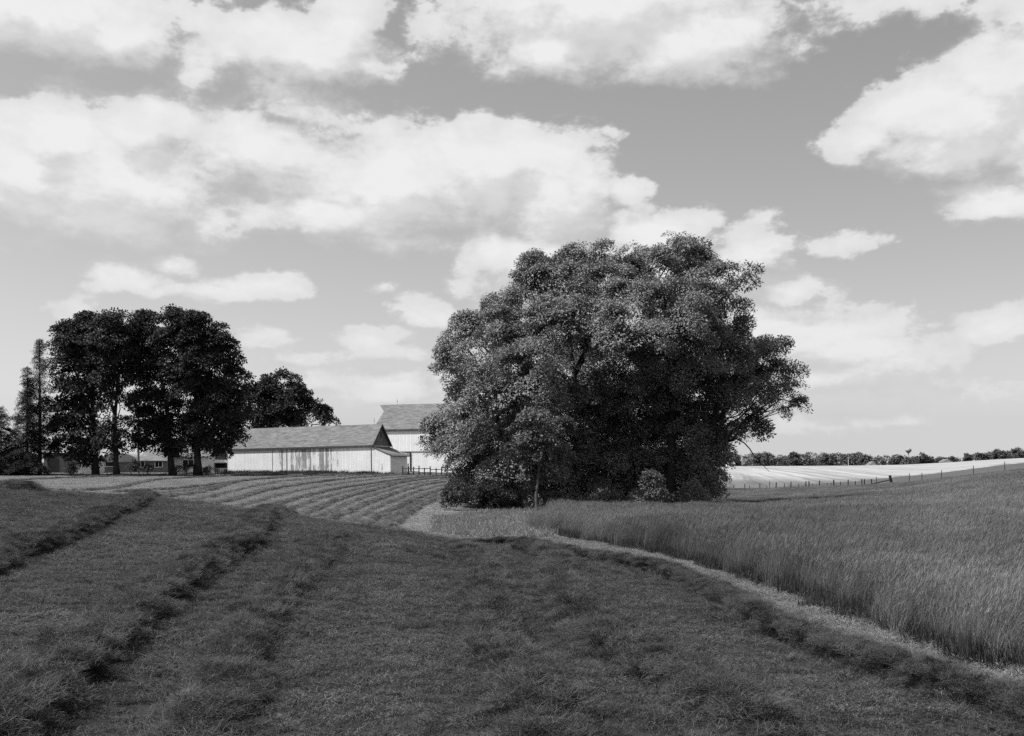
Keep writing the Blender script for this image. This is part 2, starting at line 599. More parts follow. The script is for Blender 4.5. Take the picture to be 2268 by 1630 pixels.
# zones on the ground, as world polygons
EDGE = [unproject(*p) for p in [(2268, 1490), (2130, 1448), (2000, 1402), (1900, 1368), (1800, 1332), (1700, 1297), (1600, 1265), (1500, 1237), (1400, 1217), (1290, 1197), (1210, 1182)]]
EDGE = [(9.0, 3.0), (6.6, 8.2)] + EDGE


def wx(px, y):
    return ((px - CX) / F * y, y)


FENCE = [wx(1560, 196), wx(1640, 194), wx(1800, 188), wx(1960, 176), wx(2030, 172), wx(2130, 168), wx(2268, 164), wx(2600, 160)]
TALL = EDGE + [wx(1195, 52), wx(1230, 62), wx(1420, 68), wx(1560, 74), wx(1575, 90), wx(1530, 130), wx(1500, 196)] + FENCE + [(110, 60), (60, 3)]
BRUSH = [unproject(*p) for p in [(965, 1180), (1060, 1192), (1150, 1196), (1210, 1190)]] + [wx(1200, 56), wx(1240, 70), wx(1080, 72), wx(985, 66)]
CROP_NEAR = [(1300, 240), (1500, 216), (1700, 222), (1900, 262), (2000, 330), (2268, 300), (2900, 300)]


def ground_mesh():
    az = np.concatenate([np.linspace(-180, -42, 34)[:-1], np.linspace(-42, -29, 22)[:-1], np.linspace(-29, 29, 330), np.linspace(29, 42, 22)[1:], np.linspace(42, 180, 34)[1:]])
    az = np.radians(az)
    rr = np.concatenate([[0.3, 1.5, 3], np.exp(np.linspace(math.log(4), math.log(4200), 400))])
    A, Rr = np.meshgrid(az, rr, indexing='ij')
    X, Y = Rr * np.sin(A), Rr * np.cos(A)
    Z = ground_z(X, Y)
    na, nr = A.shape
    V = np.stack([X, Y, Z], -1).reshape(-1, 3)
    i, j = np.meshgrid(np.arange(na - 1), np.arange(nr - 1), indexing='ij')
    a = (i * nr + j).ravel()
    Fc = np.stack([a, a + nr, a + nr + 1, a + 1], -1)[:, ::-1]
    return np_mesh('ground', V, Fc[:, ::-1], True)


def smoothline(pts, step):
    """Catmull-Rom through 2-D points, resampled about every step metres"""
    P = [np.array(p, float) for p in pts]
    P = [2 * P[0] - P[1]] + P + [2 * P[-1] - P[-2]]
    out = []
    for i in range(1, len(P) - 2):
        n = max(2, int(np.linalg.norm(P[i + 1] - P[i]) / step))
        for t in np.arange(n) / n:
            a, b_, c, d = P[i - 1], P[i], P[i + 1], P[i + 2]
            out.append(0.5 * (2 * b_ + (c - a) * t + (2 * a - 5 * b_ + 4 * c - d) * t * t + (3 * b_ - a - 3 * c + d) * t ** 3))
    out.append(P[-2])
    return np.array(out)


# windrow centre lines, as photograph pixels: (points, nearest depth, half width, height)
NEAR_ROWS = [
    ([(-120, 1300), (0, 1243), (100, 1205), (200, 1165), (280, 1128), (335, 1104)], 0, .36, .29, 'dark hay windrow at the left edge ending on the near crest'),
    ([(-140, 1720), (0, 1610), (110, 1525), (200, 1450), (270, 1395), (340, 1335), (480, 1240), (560, 1182), (640, 1141)], 0, .40, .28, 'shaggy hay windrow running from the bottom left corner up the slope'),
    ([(745, 1184), (700, 1240), (615, 1330), (545, 1420), (500, 1520), (430, 1660)], 0, .24, .12, 'thin low hay windrow just right of the shaggy one at the left'),
    ([(1010, 1215), (1062, 1270), (1075, 1340), (1095, 1430), (1140, 1510), (1230, 1640)], 0, .30, .22, 'low flattened hay windrow down the middle of the near field'),
    ([(1150, 1216), (1225, 1250), (1259, 1324), (1315, 1400), (1434, 1474), (1534, 1539), (1720, 1640)], 0, .30, .26, 'broken hay windrow between the middle one and the right hand one'),
    ([(1040, 1201), (1134, 1209), (1234, 1226), (1384, 1252), (1484, 1277), (1584, 1323), (1684, 1382), (1784, 1430), (1934, 1481), (2084, 1532), (2268, 1592), (2420, 1655)], 0, .19, .23, 'long dark hay windrow beside the pale strip below the tall grass'),
]
W4 = smoothline([unproject(*p) for p in NEAR_ROWS[-1][0]], 0.5)
DARK = [(-60, 3), wx(-900, 52), wx(0, 49), wx(330, 44), wx(640, 38), wx(800, 35), wx(950, 31.5)] + [tuple(p) for p in W4[3:]] + [(8, 6), (8, 3)]  # near field up to the crest, where foreground shade is painted as darker colour


def ground_object():
    me = ground_mesh()
    co = np.empty(len(me.vertices) * 3, np.float32)
    me.vertices.foreach_get('co', co)
    co = co.reshape(-1, 3)
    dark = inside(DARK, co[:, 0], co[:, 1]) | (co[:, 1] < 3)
    lit_tone = np.where(dark, 0.0, 1.0).astype(np.float32)  # lowest over the near field: its shade goes into the ground colour
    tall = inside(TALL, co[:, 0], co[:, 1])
    lit_tone[tall] = 0.35
    at_ = me.attributes.new('lit_tone', 'FLOAT', 'POINT')
    at_.data.foreach_set('value', lit_tone)
    m = bpy.data.materials.new('field_soil_and_thatch')
    m.use_nodes = True
    nt = m.node_tree
    b = NB(nt)
    bs = nt.nodes['Principled BSDF']
    bs.inputs['Roughness'].default_value = 1.0
    bs.inputs['Specular IOR Level'].default_value = 0.05
    an = b.n('ShaderNodeAttribute', attribute_name='lit_tone')
    pos = b.n('ShaderNodeNewGeometry').outputs['Position']
    n1 = b.noise(pos, 0.12, 5, 0.6)
    n2 = b.noise(pos, 2.5, 6, 0.65)
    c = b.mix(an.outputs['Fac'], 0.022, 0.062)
    c = b.math('MULTIPLY', c, b.lin(n1, 0.3, 0.7, 0.8, 1.2))
    c = b.math('MULTIPLY', c, b.lin(n2, 0.3, 0.7, 0.65, 1.35))
    nt.links.new(c, bs.inputs['Base Color'])
    bn = b.n('ShaderNodeBump')
    bn.inputs['Strength'].default_value = 0.6
    bn.inputs['Distance'].default_value = 0.06
    nt.links.new(n2, bn.inputs['Height'])
    nt.links.new(bn.outputs[0], bs.inputs['Normal'])
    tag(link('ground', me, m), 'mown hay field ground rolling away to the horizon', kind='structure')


ground_object()


def crop_field():
    """pale drilled crop on the far slope"""
    pxs = np.arange(1250, 2901, 12.0)
    ny = 90
    near = np.interp(pxs, [p[0] for p in CROP_NEAR], [p[1] for p in CROP_NEAR])
    T = np.linspace(0, 1, ny)
    Y = near[:, None] * (660 / near[:, None]) ** T[None, :]
    X = (pxs[:, None] - CX) / F * Y
    Z = ground_z(X, Y) + 0.22
    Z[:, 0] -= 0.25
    V = np.stack([X, Y, Z], -1).reshape(-1, 3)
    i, j = np.meshgrid(np.arange(len(pxs) - 1), np.arange(ny - 1), indexing='ij')
    a = (i * ny + j).ravel()
    me = np_mesh('crop_field', V, np.stack([a, a + ny, a + ny + 1, a + 1], -1), True)
    m = bpy.data.materials.new('pale_drilled_crop')
    m.use_nodes = True
    nt = m.node_tree
    b = NB(nt)
    bs = nt.nodes['Principled BSDF']
    bs.inputs['Roughness'].default_value = 1.0
    bs.inputs['Specular IOR Level'].default_value = 0.05
    pos = b.n('ShaderNodeNewGeometry').outputs['Position']
    x, y, z = b.sep(pos)
    # drill rows run up the slope, bending a little to the left
    bend = b.math('MULTIPLY', b.math('POWER', b.math('DIVIDE', b.math('SUBTRACT', y, 200.0), 400.0), 2.0), 22.0)
    u = b.math('SUBTRACT', x, b.math('SUBTRACT', b.math('MULTIPLY', y, 0.20), bend))
    wob = b.noise(pos, 0.02, 3, 0.5)
    u = b.math('ADD', u, b.math('MULTIPLY', wob, 5.0))
    s1 = b.noise(b.xyz(b.math('MULTIPLY', u, 0.24), b.math('MULTIPLY', y, 0.002), 0.0), 1.0, 3, 0.7)
    s2 = b.noise(pos, 0.03, 4, 0.6)
    s3 = b.noise(b.xyz(b.math('MULTIPLY', x, 0.4), b.math('MULTIPLY', y, 0.06), 0.0), 1.0, 4, 0.7)
    pale = b.smooth(b.math('ADD', y, b.math('MULTIPLY', b.math('SUBTRACT', s2, 0.5), 60.0)), 225.0, 345.0)
    c = b.mix(pale, 0.11, 0.25)
    c = b.math('MULTIPLY', c, b.lin(s1, 0.38, 0.62, 0.64, 1.12))
    c = b.math('MULTIPLY', c, b.lin(s2, 0.3, 0.7, 0.92, 1.08))
    c = b.math('MULTIPLY', c, b.lin(s3, 0.3, 0.7, 0.90, 1.08))
    nt.links.new(c, bs.inputs['Base Color'])
    tag(link('crop_field', me, m), 'pale far crop field on the slope below the tree line', kind='structure')


crop_field()

# ------------------------------------------------------------------ scatter by geometry nodes (grass and loose hay only)
def scatter(name, pts, eul, scl, idx, meshes, material, parent=None):
    me = bpy.data.meshes.new(name)
    me.from_pydata([tuple(p) for p in pts], [], [])
    for nm, typ, arr, key in (('eul', 'FLOAT_VECTOR', eul, 'vector'), ('scl', 'FLOAT_VECTOR', scl, 'vector'), ('idx', 'INT', idx, 'value')):
        a = me.attributes.new(nm, typ, 'POINT')
        a.data.foreach_set(key, np.asarray(arr, dtype=np.int32 if typ == 'INT' else np.float32).ravel())
    o = link(name, me, material, parent)
    g = bpy.data.node_groups.new(name, 'GeometryNodeTree')
    g.interface.new_socket('Geometry', in_out='INPUT', socket_type='NodeSocketGeometry')
    g.interface.new_socket('Geometry', in_out='OUTPUT', socket_type='NodeSocketGeometry')
    N, L = g.nodes.new, g.links.new
    gi, go = N('NodeGroupInput'), N('NodeGroupOutput')
    jn = N('GeometryNodeJoinGeometry')
    for src in reversed(meshes):
        oi = N('GeometryNodeObjectInfo')
        oi.inputs['Object'].default_value = src
        sm = N('GeometryNodeSetMaterial')
        sm.inputs['Material'].default_value = material
        L(oi.outputs['Geometry'], sm.inputs['Geometry'])
        ti = N('GeometryNodeGeometryToInstance')
        L(sm.outputs[0], ti.inputs[0])
        L(ti.outputs[0], jn.inputs[0])
    ip = N('GeometryNodeInstanceOnPoints')
    L(gi.outputs[0], ip.inputs['Points'])
    L(jn.outputs[0], ip.inputs['Instance'])
    ip.inputs['Pick Instance'].default_value = True

    def attr(nm, typ):
        a = N('GeometryNodeInputNamedAttribute')
        a.data_type = typ
        a.inputs['Name'].default_value = nm
        return a.outputs['Attribute']
    L(attr('idx', 'INT'), ip.inputs['Instance Index'])
    e2r = N('FunctionNodeEulerToRotation')
    L(attr('eul', 'FLOAT_VECTOR'), e2r.inputs[0])
    L(e2r.outputs[0], ip.inputs['Rotation'])
    L(attr('scl', 'FLOAT_VECTOR'), ip.inputs['Scale'])
    L(ip.outputs[0], go.inputs[0])
    md = o.modifiers.new('scatter', 'NODES')
    md.node_group = g
    return o


def source(name, V, Fc):
    return bpy.data.objects.new(name, np_mesh(name, V, Fc))


def blades(base, h, az, lean, bend, w, face, rng):
    n = len(h)
    d = np.stack([np.cos(az), np.sin(az)], -1)
    p0 = np.concatenate([base, np.zeros((n, 1))], 1) if base.shape[1] == 2 else base
    def seg(p, ln, ang):
        return p + np.concatenate([d * (ln * np.sin(ang))[:, None], (ln * np.cos(ang))[:, None]], 1)
    p1 = seg(p0, h * 0.55, lean)
    p2 = seg(p1, h * 0.45, lean + bend)
    sv = np.stack([np.cos(face), np.sin(face), np.zeros(n)], -1) * (w / 2)[:, None]
    V = np.stack([p0 - sv, p0 + sv, p1 - sv * .85, p1 + sv * .85, p2], 1).reshape(-1, 3)
    o = np.arange(n)[:, None] * 5
    Fc = np.concatenate([o + [0, 1, 3], o + [0, 3, 2], o + [2, 3, 4]], 1).reshape(-1, 3)
    return V, Fc


def merge(parts):
    vs, fs, o = [], [], 0
    for V, Fc in parts:
        vs.append(V)
        fs.append(Fc + o)
        o += len(V)
    return np.concatenate(vs), np.concatenate(fs)


def patch_mown(rng, n=3000, half=.62, flat=.45):
    nc = 46
    cc = rng.uniform(-half, half, (nc, 2))
    k = rng.integers(0, nc, n)
    base = cc[k] + rng.normal(0, .045, (n, 2)) * (.6 + .8 * rng.random(nc))[k][:, None]
    loose = rng.random(n) < .16
    base[loose] = rng.uniform(-half, half, (loose.sum(), 2))
    h = rng.uniform(.014, .036, n) * (0.45 + 1.5 * rng.random(nc)[k] ** 1.5)
    lean = np.abs(rng.normal(.55, .35, n))
    az = rng.uniform(0, 6.283, n)
    lying = rng.random(n) < flat
    h[lying] = rng.uniform(.03, .09, lying.sum())
    lean[lying] = rng.uniform(1.15, 1.5, lying.sum())
    b3 = np.concatenate([base, np.where(lying, rng.uniform(.01, .05, n), 0)[:, None]], 1)
    return blades(b3, h, az, lean, rng.normal(.3, .35, n), rng.uniform(.0035, .0065, n), rng.uniform(0, 6.283, n), rng)


def patch_tall(rng, n=2600, half=.55, hs=1.0):
    nl = int(n * .62)
    p1 = blades(rng.uniform(-half, half, (nl, 2)), rng.uniform(.35, .78, nl) * hs, rng.normal(0, 1.5, nl), np.abs(rng.normal(.16, .12, nl)), np.abs(rng.normal(.45, .35, nl)), rng.uniform(.003, .005, nl), rng.uniform(0, 6.283, nl), rng)
    ns = n - nl
    base = rng.uniform(-half, half, (ns, 2))
    h = rng.uniform(.68, 1.0, ns) * hs
    az = rng.normal(0, .7, ns)
    lean = np.abs(rng.normal(.14, .09, ns))
    bend = np.abs(rng.normal(.22, .15, ns))
    p2 = blades(base, h, az, lean, bend, np.full(ns, .0035), rng.uniform(0, 6.283, ns), rng)
    tips = p2[0].reshape(ns, 5, 3)[:, 4]
    hl = rng.uniform(.07, .13, ns)
    st = tips - np.stack([np.cos(az) * hl * .4, np.sin(az) * hl * .4, hl * .55], -1)
    p3 = blades(st, hl * 1.35, az, lean + bend + .1, np.abs(rng.normal(.4, .3, ns)), rng.uniform(.004, .007, ns), rng.uniform(0, 6.283, ns), rng)
    return merge([p1, p2, p3])


def patch_hay(rng, n=240, rad=.19, height=.09):
    """a heap of cut strands"""
    r = rad * np.sqrt(rng.random(n))
    t = rng.uniform(0, 6.283, n)
    zz = rng.uniform(-.02, 1, n) * height * np.sqrt(np.clip(1 - (r / rad) ** 2, 0, 1))
    base = np.stack([r * np.cos(t), r * np.sin(t), zz], -1)
    return blades(base, rng.uniform(.06, .19, n), rng.uniform(0, 6.283, n), rng.uniform(1.05, 1.65, n), rng.uniform(-.2, .6, n), rng.uniform(.0035, .006, n), rng.uniform(0, 6.283, n), rng)


def patch_weed(rng, n=240, half=.5, hs=.5):
    return blades(rng.uniform(-half, half, (n, 2)), rng.uniform(.4, 1.0, n) * hs, rng.uniform(0, 6.283, n), np.abs(rng.normal(.4, .3, n)), rng.normal(.4, .4, n), rng.uniform(.012, .03, n), rng.uniform(0, 6.283, n), rng)


SRC_MOWN = [source('mown_patch', *patch_mown(RNG)) for _ in range(7)]
SRC_TALL = [source('tall_patch', *patch_tall(RNG)) for _ in range(7)]
SRC_HAY = [source('hay_patch', *patch_hay(RNG)) for _ in range(6)]
SRC_WEED = [source('weed_patch', *patch_weed(RNG)) for _ in range(5)]

M_MOWN = mat('mown_grass', 0.078, 0.75, trans=.18, island=.65, inst=.12, vary=(2.6, .6))  # darker than the far stubble: foreground shade put into the grass colour
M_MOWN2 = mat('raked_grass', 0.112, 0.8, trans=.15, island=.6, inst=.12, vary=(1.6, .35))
M_STUB = mat('pale_stubble', 0.215, 0.8, trans=.2, island=.55, inst=.16, vary=(1.5, .25))
M_FARHAY = mat('far_stubble', 0.265, 0.8, trans=.2, island=.35, inst=.12, vary=(.25, .2))  # lighter than the near grass: the sunlit contrast is put into the colour
M_TALL = mat('tall_hay_grass', 0.165, 0.7, trans=.25, island=.45, inst=.06, vary=(.075, .5))
M_HAY = mat('cut_hay', 0.078, 0.8, trans=.10, island=.75, inst=.15)
M_PACK = mat('packed_hay', 0.05, 0.95, bump=(14.0, 1.0, .06), vary=(5.0, .4))
M_FARROW = mat('far_cut_hay', 0.165, 0.8, trans=.2, island=.40, inst=.12)
M_WEED = mat('weeds', 0.07, 0.7, trans=.25, island=.4, inst=.2)
M_BRUSH = mat('low_brush_grass', 0.25, 0.7, trans=.3, island=.4, inst=.15)


def edge_dist(line, X, Y):
    L = smoothline(line, .3)
    return np.sqrt(((X[:, None] - L[None, :, 0]) ** 2 + (Y[:, None] - L[None, :, 1]) ** 2).min(1))


def grid_points(x0, x1, y0, y1, step, rng):
    xs, ys = np.arange(x0, x1, step), np.arange(y0, y1, step)
    X, Y = np.meshgrid(xs, ys)
    X = X.ravel() + rng.uniform(-.4, .4, X.size) * step
    Y = Y.ravel() + rng.uniform(-.4, .4, Y.size) * step
    px = CX + F * X / np.maximum(Y, .1)
    ok = (px > -330 - 1500 / np.maximum(Y, 1)) & (px < 2600 + 1500 / np.maximum(Y, 1))
    return X[ok], Y[ok]


def place(X, Y, rng, spin=math.pi, lift=0.0):
    Z = ground_z(X, Y) + lift
    e = 0.4
    sx = (ground_z(X + e, Y) - ground_z(X - e, Y)) / (2 * e)
    sy = (ground_z(X, Y + e) - ground_z(X, Y - e)) / (2 * e)
    rz = rng.uniform(-spin, spin, len(X))
    eul = []
    for a, b_, r in zip(sx, sy, rz):
        nrm = Vector((-a, -b_, 1)).normalized()
        q = Vector((0, 0, 1)).rotation_difference(nrm)
        eul.append((q.to_matrix() @ Matrix.Rotation(r, 3, 'Z')).to_euler())
    return np.stack([X, Y, Z], -1), np.array([tuple(v) for v in eul])


def grass():
    rng = np.random.default_rng(11)
    # near mown field
    X, Y = grid_points(-40, 40, 4.5, 52, .72, rng)
    keep = inside(DARK, X, Y) & (edge_dist(W4[::3], X, Y) > .12)
    X, Y = X[keep], Y[keep]
    pts, eul = place(X, Y, rng)
    sz = rng.uniform(.85, 1.25, len(X)) * (1 + np.clip((Y - 20) / 40, 0, .6))
    scl = np.stack([sz, sz, sz * rng.uniform(.8, 1.3, len(X))], -1)
    near = np.full(len(X), 99.0)
    for row in NEAR_ROWS:
        near = np.minimum(near, edge_dist([unproject(*p) for p in row[0]], X, Y))
    light = (near > .75) & (near < 1.9) & (rng.random(len(X)) < .72)
    for sel, nm, m_, lb in ((~light, 'mown_grass', M_MOWN, 'short mown grass over the near field, shade painted into its colour'), (light, 'raked_stubble', M_MOWN2, 'lighter raked stubble in bands beside the near windrows')):
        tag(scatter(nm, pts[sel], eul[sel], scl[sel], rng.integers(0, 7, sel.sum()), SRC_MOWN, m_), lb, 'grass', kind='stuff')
    # pale strip of stubble beside the tall grass
    X, Y = grid_points(-25, 40, 4.5, 60, .55, rng)
    keep = ~inside(DARK, X, Y) & (edge_dist(W4[::3], X, Y) > .5) & (~inside(TALL, X, Y) | (edge_dist(EDGE[1:], X, Y) < .4)) & ~inside(BRUSH, X, Y) & (Y < 40) & (X > -5)
    X, Y = X[keep], Y[keep]
    pts, eul = place(X, Y, rng)
    sz = rng.uniform(.85, 1.25, len(X))
    scl = np.stack([sz, sz, sz * rng.uniform(.8, 1.4, len(X))], -1)
    tag(scatter('pale_stubble', pts, eul, scl, rng.integers(0, 7, len(X)), SRC_MOWN, M_STUB), 'pale stubble strip between the right windrow and the tall grass', 'grass', kind='stuff')
    # far half of the mown field, beyond the crest
    X, Y = grid_points(-100, 12, 33, 158, 1.7, rng)
    keep = ~inside(DARK, X, Y) & ~inside(TALL, X, Y) & ~inside(BRUSH, X, Y) & ((Y > 40) | (X < -5)) & (CX + F * X / Y < 1150)
    X, Y = X[keep], Y[keep]
    pts, eul = place(X, Y, rng)
    sz = rng.uniform(2.2, 3.0, len(X))
    scl = np.stack([sz, sz, sz * .55], -1)
    br = (CX + F * X / Y > 815 + rng.normal(0, 22, len(X))) & (Y < 78)
    tag(scatter('pale_far_stubble', pts[br], eul[br], scl[br], rng.integers(0, 7, br.sum()), SRC_MOWN, mat('bright_stubble', 0.33, 0.8, trans=.2, island=.4, inst=.12, vary=(.5, .2))), 'pale stubble just left of the big clump of trees', 'grass', kind='stuff')
    pts, eul, scl, X = pts[~br], eul[~br], scl[~br], X[~br]
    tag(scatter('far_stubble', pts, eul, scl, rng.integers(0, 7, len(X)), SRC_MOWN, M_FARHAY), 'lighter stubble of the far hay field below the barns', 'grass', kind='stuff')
    # tall standing grass
    P_, E_, S_ = [], [], []
    for (y0, y1, st, k) in ((4, 42, .62, 1.0), (42, 90, .74, 1.15), (90, 200, 1.1, 1.7)):
        X, Y = grid_points(-5, 115, y0, y1, st, rng)
        keep = inside(TALL, X, Y) & (edge_dist(EDGE[1:], X, Y) > .40 + rng.normal(0, .14, len(X)))
        X, Y = X[keep], Y[keep]
        pts, eul = place(X, Y, rng, spin=.5)
        hz = 0.84 + rng.normal(0, .07, len(X)) + .10 * np.sin(X * .35 + 2 * np.sin(Y * .11)) + .05 * np.sin(Y * .6 + X * .2)
        sz = np.full(len(X), k) * rng.uniform(.9, 1.15, len(X))
        P_.append(pts)
        E_.append(eul)
        S_.append(np.stack([sz, sz, hz * rng.uniform(.9, 1.08, len(X))], -1))
    pts, eul, scl = np.concatenate(P_), np.concatenate(E_), np.concatenate(S_)
    tag(scatter('tall_grass', pts, eul, scl, rng.integers(0, 7, len(pts)), SRC_TALL, M_TALL), 'tall standing hay grass waving over the right hand slope', 'grass', kind='stuff')
    # ragged low fringe where the mower stopped
    E = smoothline(EDGE[2:], .35)
    nrm = np.gradient(E, axis=0)
    nrm = np.stack([-nrm[:, 1], nrm[:, 0]], -1) / np.linalg.norm(nrm, axis=1)[:, None]
    X = np.concatenate([E[:, 0] + nrm[:, 0] * t for t in rng.normal(-.10, .12, (3, len(E)))])
    Y = np.concatenate([E[:, 1] + nrm[:, 1] * t for t in rng.normal(-.10, .12, (3, len(E)))])
    pts, eul = place(X, Y, rng)
    sz = rng.uniform(.3, .6, len(X))
    scl = np.stack([sz, sz, rng.uniform(.3, .9, len(X))], -1)
    tag(scatter('grass_fringe', pts, eul, scl, rng.integers(0, 5, len(X)), SRC_WEED, M_WEED), 'ragged uncut fringe along the foot of the tall grass', 'grass', kind='stuff')
    # low brush in front of the clump of trees
    X, Y = grid_points(-12, 8, 36, 75, .8, rng)
    keep = inside(BRUSH, X, Y)
    X, Y = X[keep], Y[keep]
    pts, eul = place(X, Y, rng)
    sz = rng.uniform(1.0, 1.6, len(X))
    scl = np.stack([sz, sz, rng.uniform(.4, .95, len(X))], -1)
    tag(scatter('brush_grass', pts, eul, scl, rng.integers(0, 5, len(X)), SRC_WEED, M_BRUSH), 'low tangled grass in front of the big clump of trees', 'grass', kind='stuff')


grass()


# ------------------------------------------------------------------ hay windrows
def windrow(line, hw, hh, label, group, material, per_m, wisp, rng):
    line = smoothline(line, .25 if per_m > 6 else .6)
    n = len(line)
    t = np.gradient(line, axis=0)
    t /= np.linalg.norm(t, axis=1)[:, None]
    nr = np.stack([-t[:, 1], t[:, 0]], -1)
    wob = np.convolve(rng.normal(0, .35, n + 10), np.ones(11) / 11, mode='valid')[:n] * hw
    line = line + nr * wob[:, None]
    cs = np.linspace(-1, 1, 11)
    prof = np.cos(cs * math.pi / 2) ** .8
    hvar = .8 + .5 * np.convolve(rng.random(n + 4), np.ones(5) / 5, mode='valid')[:n]
    end = np.clip(np.minimum(np.arange(n), np.arange(n)[::-1]) / 4, .1, 1)
    X = line[:, 0, None] + nr[:, 0, None] * cs[None] * hw
    Y = line[:, 1, None] + nr[:, 1, None] * cs[None] * hw
    Z = ground_z(X, Y) - .03 + prof[None] * (hh * hvar * end)[:, None] * rng.uniform(.65, .9, X.shape)
    V = np.stack([X, Y, Z], -1).reshape(-1, 3)
    i, j = np.meshgrid(np.arange(n - 1), np.arange(10), indexing='ij')
    a = (i * 11 + j).ravel()
    root = empty('hay_windrow', (line[0, 0], line[0, 1], gz(*line[0])))
    tag(root, label, 'windrow', group)
    link('packed_hay', np_mesh('packed_hay', V, np.stack([a, a + 11, a + 12, a + 1], -1)), M_PACK, root)
    L = np.linalg.norm(np.diff(line, axis=0), axis=1).sum()
    m = int(L * per_m)
    k = rng.integers(0, n, m)
    u = np.clip(rng.normal(0, .42, m), -1.15, 1.15)
    px = line[k, 0] + nr[k, 0] * u * hw + rng.uniform(-.2, .2, m)
    py = line[k, 1] + nr[k, 1] * u * hw + rng.uniform(-.2, .2, m)
    pz = ground_z(px, py) + np.cos(np.clip(u, -1, 1) * math.pi / 2) * hh * hvar[k] * end[k] * .82
    eul = np.stack([rng.normal(0, .25, m), rng.normal(0, .25, m), rng.uniform(0, 6.283, m)], -1)
    sz = rng.uniform(.75, 1.3, m) * wisp
    scl = np.stack([sz, sz, sz * .9], -1)
    o = scatter('loose_hay', np.stack([px, py, pz], -1), eul, scl, rng.integers(0, 6, m), SRC_HAY, material, root)
    o['kind'] = 'stuff'
    return root


def hay_litter():
    rng = np.random.default_rng(61)
    X, Y = grid_points(-40, 14, 5.5, 48, .85, rng)
    keep = inside(DARK, X, Y) & (rng.random(len(X)) < .8)
    X, Y = X[keep] + rng.normal(0, .3, keep.sum()), Y[keep] + rng.normal(0, .3, keep.sum())
    pts, eul = place(X, Y, rng)
    sz = rng.uniform(.6, 1.5, len(X))
    scl = np.stack([sz * rng.uniform(.8, 1.6, len(X)), sz, sz * rng.uniform(.25, .75, len(X))], -1)
    tag(scatter('hay_litter', pts, eul, scl, rng.integers(0, 6, len(X)), SRC_HAY, M_HAY), 'loose cut hay strewn over the near field', 'hay', kind='stuff')


hay_litter()


def windrows():
    rng = np.random.default_rng(5)
    for pts, ymin, hw, hh, label in NEAR_ROWS:
        windrow([unproject(px, py, ymin) for px, py in pts], hw, hh, label, 'hay windrows on the near field', M_HAY, 90, .62 if hw < .2 else .8, rng)
    far = [
        ([(-160, 1080), (0, 1069), (60, 1064), (200, 1058), (450, 1050)], 60, 'hay windrow at the far left just below the houses'),
        ([(-150, 1098), (20, 1080), (190, 1089), (350, 1064), (500, 1056), (640, 1052)], 60, 'hay windrow curving just beyond the left crest'),
        ([(250, 1094), (340, 1087), (500, 1072), (650, 1056), (800, 1050)], 60, 'hay windrow second up from the left crest, below the grove'),
        ([(330, 1103), (430, 1095), (525, 1069), (600, 1061), (690, 1056), (875, 1051)], 60, 'hay windrow starting behind the tip of the left near windrow'),
        ([(440, 1126), (530, 1106), (600, 1086), (750, 1064), (875, 1054), (960, 1051)], 56, 'hay windrow below the shed, starting mid crest'),
        ([(560, 1136), (640, 1112), (720, 1090), (800, 1076), (920, 1060), (985, 1055)], 56, 'hay windrow that climbs from the crest towards the small lean-to'),
        ([(650, 1144), (750, 1109), (830, 1087), (900, 1069), (990, 1059)], 54, 'hay windrow that climbs from the crest towards the rail fence'),
        ([(725, 1154), (800, 1124), (850, 1104), (925, 1079), (1000, 1067)], 52, 'hay windrow third out from the big clump of trees'),
        ([(800, 1164), (850, 1142), (890, 1122), (940, 1098), (1005, 1078)], 52, 'hay windrow second out from the big clump of trees'),
        ([(860, 1172), (890, 1150), (925, 1128), (965, 1108), (1005, 1094)], 50, 'hay windrow nearest the left side of the big clump of trees'),
    ]
    for pts, ymin, label in far:
        windrow([unproject(px, py, ymin) for px, py in pts], 0.15, .16, label, 'hay windrows on the far field', M_FARROW, 16, .8, rng)
    words = ['seventh', 'sixth', 'fifth', 'fourth', 'third', 'second', 'first']
    for i, wd in enumerate(words):
        (pa, ya, _), (pb, yb, _) = far[i + 2], far[i + 3]
        A, B_ = smoothline([unproject(px, py, ya) for px, py in pa], 1.0), smoothline([unproject(px, py, yb) for px, py in pb], 1.0)
        t = np.linspace(0, 1, 7)
        mid = [(A[int(k * (len(A) - 1))] * .5 + B_[int(k * (len(B_) - 1))] * .5) for k in t]
        windrow(mid, .11, .10, 'faint narrow hay windrow, %s of the faint ones out from the big clump' % wd, 'faint hay windrows on the far field', M_FARROW, 12, .7, rng)
    # short dark piece on the left skyline of the near crest
    windrow([unproject(-90, 1078, 20), unproject(0, 1084, 20), unproject(62, 1092, 20)], .7, .30, 'short dark hay windrow on the crest at the left edge', 'hay windrows on the near field', M_HAY, 60, 1.2, rng)


windrows()


# ------------------------------------------------------------------ trees
M_BARK = mat('bark', 0.05, 0.95, bump=(6.0, .6, .05), vary=(2.0, .3))
M_BARK_PALE = mat('pale_bark', 0.075, 0.95, vary=(3.0, .3))
M_LEAF = mat('broad_leaves', 0.225, 0.6, trans=.16, spec=.08, island=.5)
M_LEAF_DARK = mat('dark_leaves', 0.052, 0.6, trans=.15, spec=.06, island=.40)
M_LEAF_YOUNG = mat('young_leaves', 0.15, 0.6, trans=.2, spec=.08, island=.4)
M_NEEDLE = mat('needles', 0.045, 0.7, trans=.1, island=.35)
M_FARLEAF = mat('far_foliage', 0.13, 0.8, trans=.15, island=.30, vary=(.035, .3))


